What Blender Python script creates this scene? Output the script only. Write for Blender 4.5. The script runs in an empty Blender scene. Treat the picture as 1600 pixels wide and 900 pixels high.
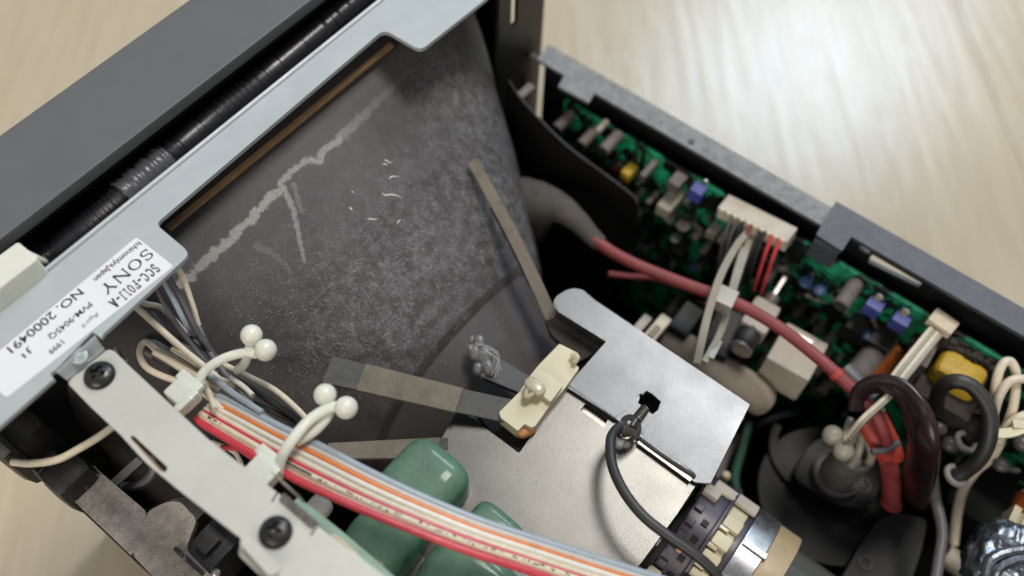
import bpy, bmesh, math, random
import numpy as np
from mathutils import Matrix, Vector
random.seed(7); rng = np.random.RandomState(5)
S = bpy.context.scene
C = S.collection
MM = 0.001
# ------------------------------------------------------------------ camera
F = 1440.9; ZC = 388.0
d1 = np.array([2150, 2350, -F]); d2 = np.array([-3813, 2605, -F])
d1 /= np.linalg.norm(d1); d2 /= np.linalg.norm(d2); d3 = np.cross(d1, d2)
R = np.array([d1, d2, d3])
cam = bpy.data.cameras.new('camera'); camo = bpy.data.objects.new('camera', cam); C.objects.link(camo)
M = Matrix([[R[i][0], R[i][1], R[i][2], 0] for i in range(3)] + [[0, 0, 0, 1]])
M.translation = Vector((0, 0, ZC * MM)); camo.matrix_world = M
cam.sensor_width = 36; cam.lens = F / 1600 * 36
cam.clip_start = 0.01; cam.clip_end = 60
cam.dof.use_dof = True; cam.dof.focus_distance = 0.242; cam.dof.aperture_fstop = 6.2
S.camera = camo
# ------------------------------------------------------------------ light
w = bpy.data.worlds.new('World'); S.world = w; w.use_nodes = True
bg = w.node_tree.nodes['Background']; bg.inputs[0].default_value = (0.86, 0.93, 1.0, 1); bg.inputs[1].default_value = 0.22
def area(name, pos, target, sx, sy, power, col):
    l = bpy.data.lights.new(name, 'AREA'); l.shape = 'RECTANGLE'; l.size = sx; l.size_y = sy; l.energy = power; l.color = col
    o = bpy.data.objects.new(name, l); C.objects.link(o); o.location = pos
    o.rotation_euler = (Vector(target) - Vector(pos)).to_track_quat('-Z', 'Y').to_euler(); return o
area('window_light', (2.25, 0.53, 1.79), (0.35, 0.07, 0.0), 0.72, 0.58, 24, (0.62, 0.81, 1.0))
area('ceiling_light', (0.80, 0.08, 1.90), (0.12, 0.1, 0.15), 0.5, 0.5, 22, (1.0, 0.96, 0.91))
area('room_fill', (-1.6, -0.35, 1.25), (-0.05, 0.1, 0.0), 1.3, 0.9, 17, (1.0, 0.92, 0.82))  # added soft fill for the left floor and the board
S.view_settings.view_transform = 'Standard'; S.view_settings.look = 'None'
S.view_settings.exposure = 0.0; S.view_settings.gamma = 1
# ------------------------------------------------------------------ picture -> place helpers (mm)
def ray(px, py): return R @ np.array([px - 800, 450 - py, -F])
O3 = np.array([0, 0, ZC])
def P(px, py, z): r = ray(px, py); return O3 + r * (z - ZC) / r[2]
def PX(px, py, x): r = ray(px, py); return O3 + r * x / r[0]
def PY(px, py, y): r = ray(px, py); return O3 + r * y / r[1]
XC, ZT = 96.0, 110.0
FY = np.array([40, 55, 62, 76, 86.6, 88.2, 100, 120, 136, 146, 152, 156, 170.])
FA = np.array([15, 18, 27, 35, 40.5, 43.6, 54, 70, 81, 88, 91, 92, 92.])
FB = np.array([15, 17, 25, 32, 36.3, 39.2, 48, 61, 68.5, 73, 75, 76, 76.])
FN = np.array([2, 2, 2.05, 2.2, 2.35, 2.38, 2.6, 3.0, 3.5, 4.2, 5, 5, 5.])
def fab(y): return np.interp(y, FY, FA), np.interp(y, FY, FB), np.interp(y, FY, FN)
def finside(p):
    if not (41 < p[1] < 169): return False
    a, b, n = fab(p[1]); return (abs(p[0] - XC) / a) ** n + (abs(p[2] - ZT) / b) ** n < 1
def PF(px, py, off=0.0):
    r = ray(px, py); r = r / np.linalg.norm(r); t = 180.0
    while t < 420:
        if finside(O3 + r * t): break
        t += 0.4
    return O3 + r * (t - off)
# ------------------------------------------------------------------ geometry (lists of verts, faces)
def cat_points(pts, n=8):
    pts = [np.array(p, float) for p in pts]
    if len(pts) < 3:
        return [pts[0] + (pts[-1] - pts[0]) * i / n for i in range(n + 1)]
    q = [2 * pts[0] - pts[1]] + pts + [2 * pts[-1] - pts[-2]]; out = []
    for i in range(1, len(q) - 2):
        a, b, c, d = q[i - 1], q[i], q[i + 1], q[i + 2]
        for k in range(n):
            t = k / n
            out.append(0.5 * ((2 * b) + (c - a) * t + (2 * a - 5 * b + 4 * c - d) * t * t + (3 * b - a - 3 * c + d) * t ** 3))
    out.append(pts[-1]); return out
def norm(v): return v / (np.linalg.norm(v) + 1e-12)
def frames(path, up=None):
    n = len(path); T = [norm(path[min(i + 1, n - 1)] - path[max(i - 1, 0)]) for i in range(n)]
    u = np.array(up if up is not None else (0, 0, 1.0), float)
    if abs(u @ T[0]) > .95: u = np.array([1., 0, 0])
    N = []; 
    for t in T:
        u = norm(u - (u @ t) * t); N.append(u)
    return T, N, [np.cross(t, u_) for t, u_ in zip(T, N)]
def tube(pts, r, seg=12, n=8, smooth=True, flat=1.0, up=None, caps=True):
    path = cat_points(pts, n) if smooth else [np.array(p, float) for p in pts]
    T, N, B = frames(path, up); m = len(path); V = []; Fc = []
    for i, p in enumerate(path):
        rr = r(i / (m - 1)) if callable(r) else r
        for k in range(seg):
            a = 2 * math.pi * k / seg
            V.append(p + rr * (flat * math.cos(a) * N[i] + math.sin(a) * B[i]))
    for i in range(m - 1):
        for k in range(seg):
            a = i * seg + k; b = i * seg + (k + 1) % seg
            Fc.append((a, b, b + seg, a + seg))
    if caps:
        Fc.append(tuple(range(seg - 1, -1, -1))); Fc.append(tuple((m - 1) * seg + k for k in range(seg)))
    return V, Fc
def strip(pts, w_, th, up, n=8, smooth=True):      # rectangular section band
    path = cat_points(pts, n) if smooth else [np.array(p, float) for p in pts]
    T, N, B = frames(path, up); m = len(path); V = []; Fc = []
    for i, p in enumerate(path):
        ww = (w_(i / (m - 1)) if callable(w_) else w_) / 2; t = th / 2
        for a, b in ((1, 1), (1, -1), (-1, -1), (-1, 1)): V.append(p + B[i] * ww * a + N[i] * t * b)
    for i in range(m - 1):
        for k in range(4):
            a = i * 4 + k; b = i * 4 + (k + 1) % 4; Fc.append((a, a + 4, b + 4, b))
    Fc.append((0, 1, 2, 3)); Fc.append((m * 4 - 1, m * 4 - 2, m * 4 - 3, m * 4 - 4)); return V, Fc
def lathe(p0, axis, prof, seg=24):                # prof: (t, r) along axis
    ax = norm(np.array(axis, float)); u = np.array([0, 0, 1.]) if abs(ax[2]) < .9 else np.array([1., 0, 0])
    u = norm(u - (u @ ax) * ax); v = np.cross(ax, u); V = []; Fc = []; p0 = np.array(p0, float)
    for t, r in prof:
        for k in range(seg):
            a = 2 * math.pi * k / seg; V.append(p0 + ax * t + r * (math.cos(a) * u + math.sin(a) * v))
    m = len(prof)
    for i in range(m - 1):
        for k in range(seg):
            a = i * seg + k; b = i * seg + (k + 1) % seg; Fc.append((a, b, b + seg, a + seg))
    Fc.append(tuple(range(seg - 1, -1, -1))); Fc.append(tuple((m - 1) * seg + k for k in range(seg)))
    return V, Fc
def ball(c, r, seg=20, sc=(1, 1, 1)):
    V, Fc = lathe((0, 0, 0), (0, 0, 1), [(-r * math.cos(math.pi * i / 12), max(r * math.sin(math.pi * i / 12), .01)) for i in range(13)], seg)
    return [np.array(c) + v * np.array(sc) for v in V], Fc
def obox(c, ax, ay, az, sx, sy, sz):
    c = np.array(c, float); V = []
    for i in (-1, 1):
        for j in (-1, 1):
            for k in (-1, 1): V.append(c + np.array(ax) * sx / 2 * i + np.array(ay) * sy / 2 * j + np.array(az) * sz / 2 * k)
    return V, [(0, 1, 3, 2), (4, 6, 7, 5), (0, 4, 5, 1), (2, 3, 7, 6), (0, 2, 6, 4), (1, 5, 7, 3)]
EX, EY, EZ = np.eye(3)
def box(x0, x1, y0, y1, z0, z1): return obox(((x0 + x1) / 2, (y0 + y1) / 2, (z0 + z1) / 2), EX, EY, EZ, abs(x1 - x0), abs(y1 - y0), abs(z1 - z0))
def roundpoly(pts, r, n=5):
    out = []; m = len(pts)
    for i in range(m):
        a, b, c = [np.array(pts[j % m][:2], float) for j in (i - 1, i, i + 1)]
        rr = r[i] if isinstance(r, (list, tuple)) else r
        la, lc = np.linalg.norm(a - b), np.linalg.norm(c - b); q = min(rr, la * .45, lc * .45)
        if q < .05: out.append(b); continue
        s, e = b + norm(a - b) * q, b + norm(c - b) * q
        for k in range(n + 1):
            t = k / n; out.append((1 - t) ** 2 * s + 2 * t * (1 - t) * b + t * t * e)
    return out
def sheet(outer, holes=(), top=lambda u, v: (u, v, 0.), off=(0, 0, -1.0)):
    """plate with holes: outline in 2D, top(u,v) -> 3D point, off = thickness vector"""
    bm = bmesh.new(); loops = []
    for lp in [outer] + list(holes):
        vs = [bm.verts.new((float(p[0]), float(p[1]), 0)) for p in lp]
        loops.append(vs)
        for i in range(len(vs)): bm.edges.new((vs[i], vs[(i + 1) % len(vs)]))
    bmesh.ops.triangle_fill(bm, use_beauty=True, use_dissolve=False, edges=bm.edges[:], normal=(0, 0, 1))
    bm.verts.index_update(); n = len(bm.verts)
    V2 = [(v.co.x, v.co.y) for v in bm.verts]; tris = [tuple(v.index for v in f.verts) for f in bm.faces]
    idx = [[v.index for v in lp] for lp in loops]; bm.free()
    V = [np.array(top(*p), float) for p in V2]; V = V + [v + np.array(off, float) for v in V]
    Fc = list(tris) + [tuple(i + n for i in reversed(t)) for t in tris]
    for lp in idx:
        for i in range(len(lp)):
            a, b = lp[i], lp[(i + 1) % len(lp)]; Fc.append((a, b, b + n, a + n))
    return V, Fc
def pixsheet(pix, z, th=1.0, r=0.6, holes=(), zf=None):
    zf = zf or (lambda x, y: z)
    o = roundpoly([P(a, b, z) for a, b in pix], r); hs = [roundpoly([P(a, b, z) for a, b in h], .15, 2) for h in holes]
    return sheet(o, hs, lambda x, y: (x, y, zf(x, y)), (0, 0, -th))
def superbox(c, ax, ay, az, a, b, h, n=4.0, seg=10):
    V = []; Fc = []; c = np.array(c, float)
    for d in range(3):
        for s in (-1, 1):
            base = len(V)
            for i in range(seg + 1):
                for j in range(seg + 1):
                    u, v = math.tan((2 * i / seg - 1) * math.pi / 4), math.tan((2 * j / seg - 1) * math.pi / 4)
                    p = [0, 0, 0]; p[d] = s; p[(d + 1) % 3] = u; p[(d + 2) % 3] = v
                    q = np.array(p); q = q / (np.sum(np.abs(q) ** n) ** (1 / n))
                    V.append(c + np.array(ax) * a * q[0] + np.array(ay) * b * q[1] + np.array(az) * h * q[2])
            for i in range(seg):
                for j in range(seg):
                    k = base + i * (seg + 1) + j; f = (k, k + seg + 1, k + seg + 2, k + 1)
                    Fc.append(f if s > 0 else f[::-1])
    return V, Fc
def ring(c, axis, R0, r, seg=28, s2=8, arc=1.0, start=0.0, flat=1.0):
    ax = norm(np.array(axis, float)); u = np.array([0, 0, 1.]) if abs(ax[2]) < .9 else np.array([1., 0, 0]); u = norm(u - (u @ ax) * ax); v = np.cross(ax, u)
    pts = [np.array(c) + R0 * (math.cos(start + 2 * math.pi * arc * k / seg) * u + math.sin(start + 2 * math.pi * arc * k / seg) * v) for k in range(seg + 1)]
    return tube(pts, r, s2, smooth=False, up=ax, flat=flat)
def annulus(c, axis, r0, r1, t0, t1, seg=48, a0=0, a1=2 * math.pi):
    ax = norm(np.array(axis, float)); u = np.array([0, 0, 1.]) if abs(ax[2]) < .9 else np.array([1., 0, 0]); u = norm(u - (u @ ax) * ax); v = np.cross(ax, u)
    V = []; Fc = []; c = np.array(c, float)
    for k in range(seg + 1):
        a = a0 + (a1 - a0) * k / seg; d = math.cos(a) * u + math.sin(a) * v
        for (r, t) in ((r0, t0), (r1, t0), (r1, t1), (r0, t1)): V.append(c + d * r + ax * t)
    for k in range(seg):
        for j in range(4):
            a = k * 4 + j; b = k * 4 + (j + 1) % 4; Fc.append((a, b, b + 4, a + 4))
    if a1 - a0 < 6.28: Fc.append((3, 2, 1, 0)); Fc.append(tuple(seg * 4 + j for j in range(4)))
    return V, Fc
def heightcap(c, nrm, Rr, hf, nr=16, na=56):
    ax = norm(np.array(nrm, float)); u = np.array([1., 0, 0]); u = norm(u - (u @ ax) * ax); v = np.cross(ax, u); c = np.array(c, float)
    V = [c + ax * hf(0, 0)]; Fc = []
    for i in range(1, nr + 1):
        for k in range(na):
            a = 2 * math.pi * k / na; x, y = Rr * i / nr * math.cos(a), Rr * i / nr * math.sin(a); V.append(c + u * x + v * y + ax * hf(x, y))
    for k in range(na): Fc.append((0, 1 + k, 1 + (k + 1) % na))
    for i in range(nr - 1):
        for k in range(na):
            a = 1 + i * na + k; b = 1 + i * na + (k + 1) % na; Fc.append((a, a + na, b + na, b))
    return V, Fc
def text_geo(s, start, xdir, ydir, length, height, lift=(0, 0, .06), bold=0.0):
    cu = bpy.data.curves.new('t', 'FONT'); cu.body = s; cu.offset = bold; cu.resolution_u = 3
    o = bpy.data.objects.new('t', cu); C.objects.link(o); me = bpy.data.meshes.new_from_object(o)
    co = [v.co.copy() for v in me.vertices]; fs = [tuple(p.vertices) for p in me.polygons]
    C.objects.unlink(o); bpy.data.objects.remove(o); bpy.data.curves.remove(cu); bpy.data.meshes.remove(me)
    x0 = min(c.x for c in co); x1 = max(c.x for c in co); hh = 0.72
    V = [np.array(start) + np.array(xdir) * (c.x - x0) / (x1 - x0) * length + np.array(ydir) * c.y / hh * height + np.array(lift) for c in co]
    return V, fs
# ------------------------------------------------------------------ objects
def merge(geos):
    if isinstance(geos, tuple): geos = [geos]
    V = []; Fc = []
    for v, f in geos:
        b = len(V); V += [tuple(float(c) * MM for c in p) for p in v]; Fc += [tuple(i + b for i in q) for q in f]
    return V, Fc
def mesh_of(name, geos, mat, bevel=0, sharp=35, recalc=True):
    V, Fc = merge(geos); me = bpy.data.meshes.new(name); me.from_pydata(V, [], Fc); me.update()
    if recalc or bevel:
        bm = bmesh.new(); bm.from_mesh(me)
        bmesh.ops.remove_doubles(bm, verts=bm.verts[:], dist=1e-7)
        bmesh.ops.recalc_face_normals(bm, faces=bm.faces[:])
        if bevel:
            es = [e for e in bm.edges if len(e.link_faces) == 2 and e.calc_face_angle(0) > .6]
            if es: bmesh.ops.bevel(bm, geom=es, offset=bevel * MM, segments=2, profile=.6, affect='EDGES', clamp_overlap=True)
        bm.to_mesh(me); bm.free()
    me.shade_smooth(); me.set_sharp_from_angle(angle=math.radians(sharp))
    if mat: me.materials.append(mat)
    return me
def thing(name, label, cat, group=None, kind=None):
    o = bpy.data.objects.new(name, None); C.objects.link(o); o.empty_display_size = .01; settag(o, label, cat, group, kind); return o
def settag(o, label=None, cat=None, group=None, kind=None):
    if label: o['label'] = label
    if cat: o['category'] = cat
    if group: o['group'] = group
    if kind: o['kind'] = kind
def part(name, geos, mat, parent, label=None, kind=None, bevel=0, sharp=35, recalc=True):
    o = bpy.data.objects.new(name, mesh_of(name, geos, mat, bevel, sharp, recalc)); C.objects.link(o); o.parent = parent
    if bevel: o.modifiers.new('weighted', 'WEIGHTED_NORMAL').keep_sharp = True
    settag(o, label, None, None, kind); return o
def single(name, geos, mat, label, cat, group=None, kind=None, bevel=0, sharp=35):
    o = part(name, geos, mat, None, bevel=bevel, sharp=sharp); settag(o, label, cat, group, kind); return o
# ------------------------------------------------------------------ materials
def srgb(h):
    c = [int(h[i:i + 2], 16) / 255 for i in (0, 2, 4)]; return tuple(((x + .055) / 1.055) ** 2.4 if x > .04 else x / 12.92 for x in c)
MATS = {}
def mat(name, col, rough=.5,  metal=0, var=.15, scale=300, dust=0, dustcol=(.24, .225, .20), bump=.0, bscale=1500, fleck=0, coat=0, trans=0, stretch=None, sss=0, col2=None, spec=None, rv=.08, shade_blotch=0):
    if name in MATS: return MATS[name]
    m = bpy.data.materials.new(name); m.use_nodes = True; N = m.node_tree.nodes; L = m.node_tree.links; b = N['Principled BSDF']
    if isinstance(col, str): col = srgb(col)
    if isinstance(col2, str): col2 = srgb(col2)
    tc = N.new('ShaderNodeTexCoord'); mp = N.new('ShaderNodeMapping'); L.new(tc.outputs['Object'], mp.inputs[0])
    if stretch: mp.inputs['Scale'].default_value = stretch
    def noise(sc, det=4, ro=.6, src=mp):
        n = N.new('ShaderNodeTexNoise'); n.inputs['Scale'].default_value = sc; n.inputs['Detail'].default_value = det; n.inputs['Roughness'].default_value = ro
        L.new(src.outputs[0] if src is mp else src.outputs['Object'], n.inputs['Vector']); return n
    def ramp(src, a, b_, va=0, vb=1):
        r = N.new('ShaderNodeMapRange'); r.inputs[1].default_value = a; r.inputs[2].default_value = b_; r.inputs[3].default_value = va; r.inputs[4].default_value = vb; r.clamp = True
        L.new(src, r.inputs[0]); return r.outputs[0]
    def mixc(f, a, c):
        x = N.new('ShaderNodeMix'); x.data_type = 'RGBA'
        for sck, v in ((x.inputs[0], f), (x.inputs[6], a), (x.inputs[7], c)):
            if hasattr(v, 'links'): L.new(v, sck)
            else: sck.default_value = v if not isinstance(v, tuple) else (*v[:3], 1)
        return x.outputs[2]
    n1 = noise(scale); f1 = ramp(n1.outputs[0], .3, .7)
    lo = tuple(c * (1 - var) for c in col); hi = col2 if col2 else tuple(min(1, c * (1 + var)) for c in col)
    c = mixc(f1, lo, hi)
    rg = rough
    if fleck:
        n3 = noise(2600, 2, .5); c = mixc(ramp(n3.outputs[0], .60, .70, 0, fleck), c, (.03, .028, .025))
    if shade_blotch: c = mixc(ramp(noise(130, 3, .55).outputs[0], .47, .54, 0, shade_blotch), c, (.003, .005, .004))
    if dust:
        ge = N.new('ShaderNodeNewGeometry'); sx = N.new('ShaderNodeSeparateXYZ'); L.new(ge.outputs['Normal'], sx.inputs[0])
        up = ramp(sx.outputs[2], .1, .9, .15, 1); n4 = noise(260, 6, .7); n5 = noise(3200, 3, .6)
        mu = N.new('ShaderNodeMath'); mu.operation = 'MULTIPLY'; L.new(up, mu.inputs[0]); L.new(ramp(n4.outputs[0], .3, .62, dust * .45, dust), mu.inputs[1])
        mu2 = N.new('ShaderNodeMath'); mu2.operation = 'MULTIPLY'; L.new(mu.outputs[0], mu2.inputs[0]); L.new(ramp(n5.outputs[0], .35, .65, .55, 1.15), mu2.inputs[1]); mu2.use_clamp = True
        c = mixc(mu2.outputs[0], c, dustcol)
        rr = N.new('ShaderNodeMapRange'); rr.inputs[3].default_value = rough; rr.inputs[4].default_value = .95; L.new(mu2.outputs[0], rr.inputs[0]); L.new(rr.outputs[0], b.inputs['Roughness'])
        if metal:
            r2 = N.new('ShaderNodeMapRange'); r2.inputs[3].default_value = metal; r2.inputs[4].default_value = 0; L.new(mu2.outputs[0], r2.inputs[0]); L.new(r2.outputs[0], b.inputs['Metallic'])
    else:
        b.inputs['Roughness'].default_value = rough
        n6 = noise(scale * 2.3); L.new(ramp(n6.outputs[0], .3, .7, max(.03, rough - rv), min(1, rough + rv)), b.inputs['Roughness'])
        b.inputs['Metallic'].default_value = metal
    L.new(c, b.inputs['Base Color'])
    if spec is not None: b.inputs['Specular IOR Level'].default_value = spec
    if bump:
        nb = noise(bscale, 4, .6); bp = N.new('ShaderNodeBump'); bp.inputs['Strength'].default_value = bump; bp.inputs['Distance'].default_value = .0004
        L.new(nb.outputs[0], bp.inputs['Height']); L.new(bp.outputs[0], b.inputs['Normal'])
    if coat: b.inputs['Coat Weight'].default_value = coat; b.inputs['Coat Roughness'].default_value = .08
    if trans: b.inputs['Transmission Weight'].default_value = trans
    if sss: b.inputs['Subsurface Weight'].default_value = sss; b.inputs['Subsurface Radius'].default_value = (.002, .0016, .001); b.inputs['Subsurface Scale'].default_value = 1.0
    MATS[name] = m; return m
m_bezel = mat('painted_dark_grey', (.122, .123, .126), .45, 0, .05, 60, dust=.10, dustcol=(.2, .2, .2), bump=.03, bscale=5000)
m_black = mat('black_plastic', (.010, .010, .011), .42, 0, .3, 200, dust=.10, bump=.08)
m_blackmatte = mat('matte_black_plastic', (.007, .007, .007), .65, 0, .2, 200)
m_edge = mat('black_lip', (.009, .009, .009), .55, 0, .3, 300, dust=.08, dustcol=(.06, .06, .055))
m_plate = mat('bluish_zinc_plate', (.46, .50, .515), .46, .12, .05, 70, bump=.02, bscale=4000)
m_sticker = mat('white_sticker', (.80, .80, .82), .45, 0, .02, 100)
m_ink = mat('black_ink', (.022, .02, .022), .6, 0, .1, 800)
m_zinc = mat('galvanised_steel', (.56, .555, .50), .5, .15, .05, 90, fleck=.10, bump=.03, bscale=1800, rv=.02)
m_shield = mat('shield_steel', (.122, .119, .110), .30, .8, .14, 40, fleck=.6, bump=.10, bscale=3600, rv=.02)
m_shield2 = mat('shield_steel_upper', (.15, .158, .168), .32, .8, .16, 45, fleck=.3, bump=.14, bscale=3600, rv=.03)
m_steeldark = mat('dull_steel', (.20, .18, .16), .32, .9, .25, 500)
m_screw = mat('black_screw', (.035, .035, .035), .25, .6, .2, 900, dust=.12)
m_sleeve = mat('black_vinyl', (.018, .018, .022), .34, 0, .2, 700, bump=.12, bscale=500, spec=.9)
m_tape = mat('glossy_tape', (.09, .09, .1), .3, 0, .2, 900, bump=.6, bscale=260)  # base colour whitened to stand in for highlights on the tape
m_brass = mat('brown_edge_band', (.30, .18, .09), .5, 0, .15, 400)
m_dustwall = mat('dusty_grey_plastic', (.06, .055, .05), .6, 0, .2, 200, dust=1.0, dustcol=(.46, .41, .35), bump=.35, bscale=2400)
m_dustwallR = mat('dusty_dark_bluish_rail', (.045, .053, .066), .40, 0, .3, 120, dust=.75, dustcol=(.185, .195, .215), bump=.5, bscale=2200)
m_chassis = mat('dark_chassis', (.012, .011, .010), .8, 0, .4, 90)
m_cream = mat('cream_wire', (.76, .66, .50), .42, 0, .10, 500, dust=.15)
m_greywire = mat('dark_grey_wire', (.085, .08, .088), .4, 0, .2, 500, dust=.25)
m_greyw2 = mat('mid_grey_wire', (.22, .21, .20), .45, 0, .15, 500, dust=.2)
m_bluewire = mat('grey_blue_wire', (.36, .41, .46), .35, 0, .08, 500)
m_redwire = mat('red_wire', (.60, .055, .075), .35, 0, .12, 400)
m_orange = mat('orange_wire', (.72, .22, .06), .35, 0, .1, 400)
m_whitewire = mat('white_wire', (.78, .75, .66), .35, 0, .06, 400)
m_greyish = mat('warm_grey_wire', (.56, .53, .48), .35, 0, .06, 400)
m_nylon = mat('white_nylon', (.76, .76, .66), .3, 0, .05, 200, sss=.35)
m_nylon2 = mat('yellowed_nylon', (.36, .335, .27), .32, 0, .08, 200, sss=.2, dust=.12)
m_felt = mat('dusty_felt', (.17, .145, .112), .95, 0, .3, 180, bump=.9, bscale=2200, dust=.35, dustcol=(.26, .225, .17))
m_feltdark = mat('dusty_dark_tape', (.042, .040, .034), .6, 0, .35, 500, dust=.25, bump=.4)
m_foam = mat('black_foam', (.035, .03, .026), .95, 0, .6, 1300, bump=1, bscale=1800, dust=.35, dustcol=(.12, .10, .085))
m_beige = mat('yellowed_plastic', (.63, .56, .38), .4, 0, .08, 130, dust=.12, sss=.1)
m_beige2 = mat('translucent_glue', (.50, .44, .31), .2, 0, .06, 300, sss=.3)
m_orangebead = mat('orange_resin', (.55, .25, .10), .35, 0, .15, 500)
m_green = mat('green_film_capacitor', (.05, .16, .085), .38, 0, .5, 130, dust=.62, dustcol=(.16, .21, .16), bump=.4, bscale=500, coat=.3)
m_mint = mat('mint_board_edge', (.27, .40, .31), .5, 0, .12, 200)
m_pcb = mat('green_solder_mask', (.008, .16, .07), .4, 0, .5, 160, shade_blotch=1, col2=(.022, .46, .21), bump=.2)  # near-black blotches paint in the shadows on the crowded board
m_copper = mat('copper_winding', (.75, .27, .07), .25, .85, .2, 900)
m_traceshade = mat('trace_shade', (.003, .012, .009), .45, 0, .3, 300)
m_capgrey = mat('dusty_capacitor_sleeve', (.11, .095, .088), .5, 0, .35, 400, dust=.55, dustcol=(.25, .215, .195))
m_darkpart = mat('dark_component', (.012, .011, .011), .5, 0, .4, 300, dust=.25, dustcol=(.09, .082, .075))
m_tin = mat('tinned_lead', (.6, .57, .52), .3, .85, .1, 800)
m_yellow = mat('yellow_tape', (.68, .44, .035), .42, 0, .2, 160, dust=.22, dustcol=(.35, .26, .1), bump=.3, bscale=300)
m_bluepart = mat('blue_trimmer', (.055, .075, .33), .4, 0, .2, 400, dust=.2, dustcol=(.25, .25, .35))
m_bluecap = mat('blue_dipped_capacitor', (.03, .09, .24), .3, 0, .2, 400, dust=.2)
m_tan = mat('tan_component', (.30, .27, .21), .5, 0, .25, 300, dust=.3)
m_creampart = mat('cream_housing', (.56, .49, .40), .5, 0, .1, 200, dust=.2)
m_anode = mat('red_silicone_cable', (.25, .034, .038), .48, 0, .2, 180, dust=.35, dustcol=(.22, .10, .095))
m_redbright = mat('orange_red_sleeve', (.42, .045, .028), .45, 0, .3, 160, dust=.2, dustcol=(.3, .12, .1))
m_heat = mat('dark_heatshrink', (.012, .011, .014), .26, 0, .4, 45, dust=.08, dustcol=(.1, .09, .1), col2=(.035, .009, .011))  # second colour paints a red sheen into the mottling
m_rubber = mat('dusty_rubber', (.06, .052, .046), .75, 0, .3, 130, dust=.4, dustcol=(.12, .105, .088), bump=.2)
m_blackwire = mat('black_wire', (.014, .014, .015), .42, 0, .2, 400, dust=.14, bump=.1)
m_fly = mat('flyback_black', (.004, .004, .0042), .5, 0, .3, 150, dust=.05, dustcol=(.03, .028, .028), spec=.3)
m_fly2 = mat('flyback_dusty', (.012, .0115, .0125), .5, 0, .2, 120, dust=.25, dustcol=(.04, .037, .038), spec=.4)
m_purple = mat('dark_purple_magnet_ring', (.038, .028, .046), .30, 0, .35, 160, dust=.18, dustcol=(.17, .15, .18))
m_clamp = mat('brushed_clamp_band', (.42, .42, .43), .34, .95, .08, 200)
m_tanring = mat('tan_ring', (.40, .30, .17), .45, 0, .12, 120)
m_glass = mat('neck_glass', (.09, .095, .085), .08, 0, .1, 100, coat=.5)
m_glue = mat('cloudy_glue', (.27, .265, .26), .25, 0, .3, 800, trans=.35, bump=.5, bscale=900)
m_fibre = mat('dust_fibre', (.50, .495, .49), .9, 0, .2, 800)
m_darkclip = mat('bluish_black_lug', (.018, .020, .028), .5, 0, .3, 300, dust=.25)
m_solder = mat('lumpy_aluminium', (.22, .24, .27), .36, .9, .3, 240, bump=1.0, bscale=260)
m_greyring = mat('grey_nylon_hook', (.20, .19, .18), .5, 0, .15, 300, dust=.2)
m_greyball = mat('grey_nylon_bead', (.075, .072, .075), .3, 0, .15, 300, dust=.15)
m_paper = mat('pale_box', (.50, .44, .37), .6, 0, .1, 200, dust=.2)
# wood
def wood():
    m = bpy.data.materials.new('pale_wood'); m.use_nodes = True; N = m.node_tree.nodes; L = m.node_tree.links; b = N['Principled BSDF']
    tc = N.new('ShaderNodeTexCoord'); oi = N.new('ShaderNodeObjectInfo'); ad = N.new('ShaderNodeVectorMath'); ad.operation = 'ADD'
    sc = N.new('ShaderNodeVectorMath'); sc.operation = 'SCALE'; sc.inputs[3].default_value = 37.0
    L.new(oi.outputs['Random'], sc.inputs[0]); L.new(tc.outputs['Object'], ad.inputs[0]); L.new(sc.outputs[0], ad.inputs[1])
    def nz(scl, s, det, ro, dist=0):
        mp = N.new('ShaderNodeMapping'); mp.inputs['Scale'].default_value = scl; L.new(ad.outputs[0], mp.inputs[0])
        n = N.new('ShaderNodeTexNoise'); n.inputs['Scale'].default_value = s; n.inputs['Detail'].default_value = det; n.inputs['Roughness'].default_value = ro; n.inputs['Distortion'].default_value = dist
        L.new(mp.outputs[0], n.inputs['Vector']); return n
    n1 = nz((1, 7, 7), 5, 5, .6, .8); n2 = nz((1, 14, 14), 14, 4, .65, .4); n3 = nz((2, 3, 3), 3, 2, .5)
    cr = N.new('ShaderNodeValToRGB'); e = cr.color_ramp.elements; e[0].position = .32; e[0].color = (.565, .465, .325, 1); e[1].position = .68; e[1].color = (.62, .52, .375, 1)
    L.new(n1.outputs[0], cr.inputs[0])
    mx = N.new('ShaderNodeMix'); mx.data_type = 'RGBA'; mx.blend_type = 'MULTIPLY'; mx.inputs[0].default_value = 1
    c2 = N.new('ShaderNodeValToRGB'); e = c2.color_ramp.elements; e[0].position = .35; e[0].color = (.90, .895, .885, 1); e[1].position = .6; e[1].color = (1, 1, 1, 1); L.new(n2.outputs[0], c2.inputs[0])
    L.new(cr.outputs[0], mx.inputs[6]); L.new(c2.outputs[0], mx.inputs[7]); L.new(mx.outputs[2], b.inputs['Base Color'])
    mr = N.new('ShaderNodeMapRange'); mr.inputs[3].default_value = .16; mr.inputs[4].default_value = .28; L.new(n2.outputs[0], mr.inputs[0]); L.new(mr.outputs[0], b.inputs['Roughness'])
    bp = N.new('ShaderNodeBump'); bp.inputs['Strength'].default_value = .6; bp.inputs['Distance'].default_value = .0007; L.new(n2.outputs[0], bp.inputs['Height']); L.new(bp.outputs[0], b.inputs['Normal'])
    b.inputs['Specular IOR Level'].default_value = .5
    return m
m_wood = wood()
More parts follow.
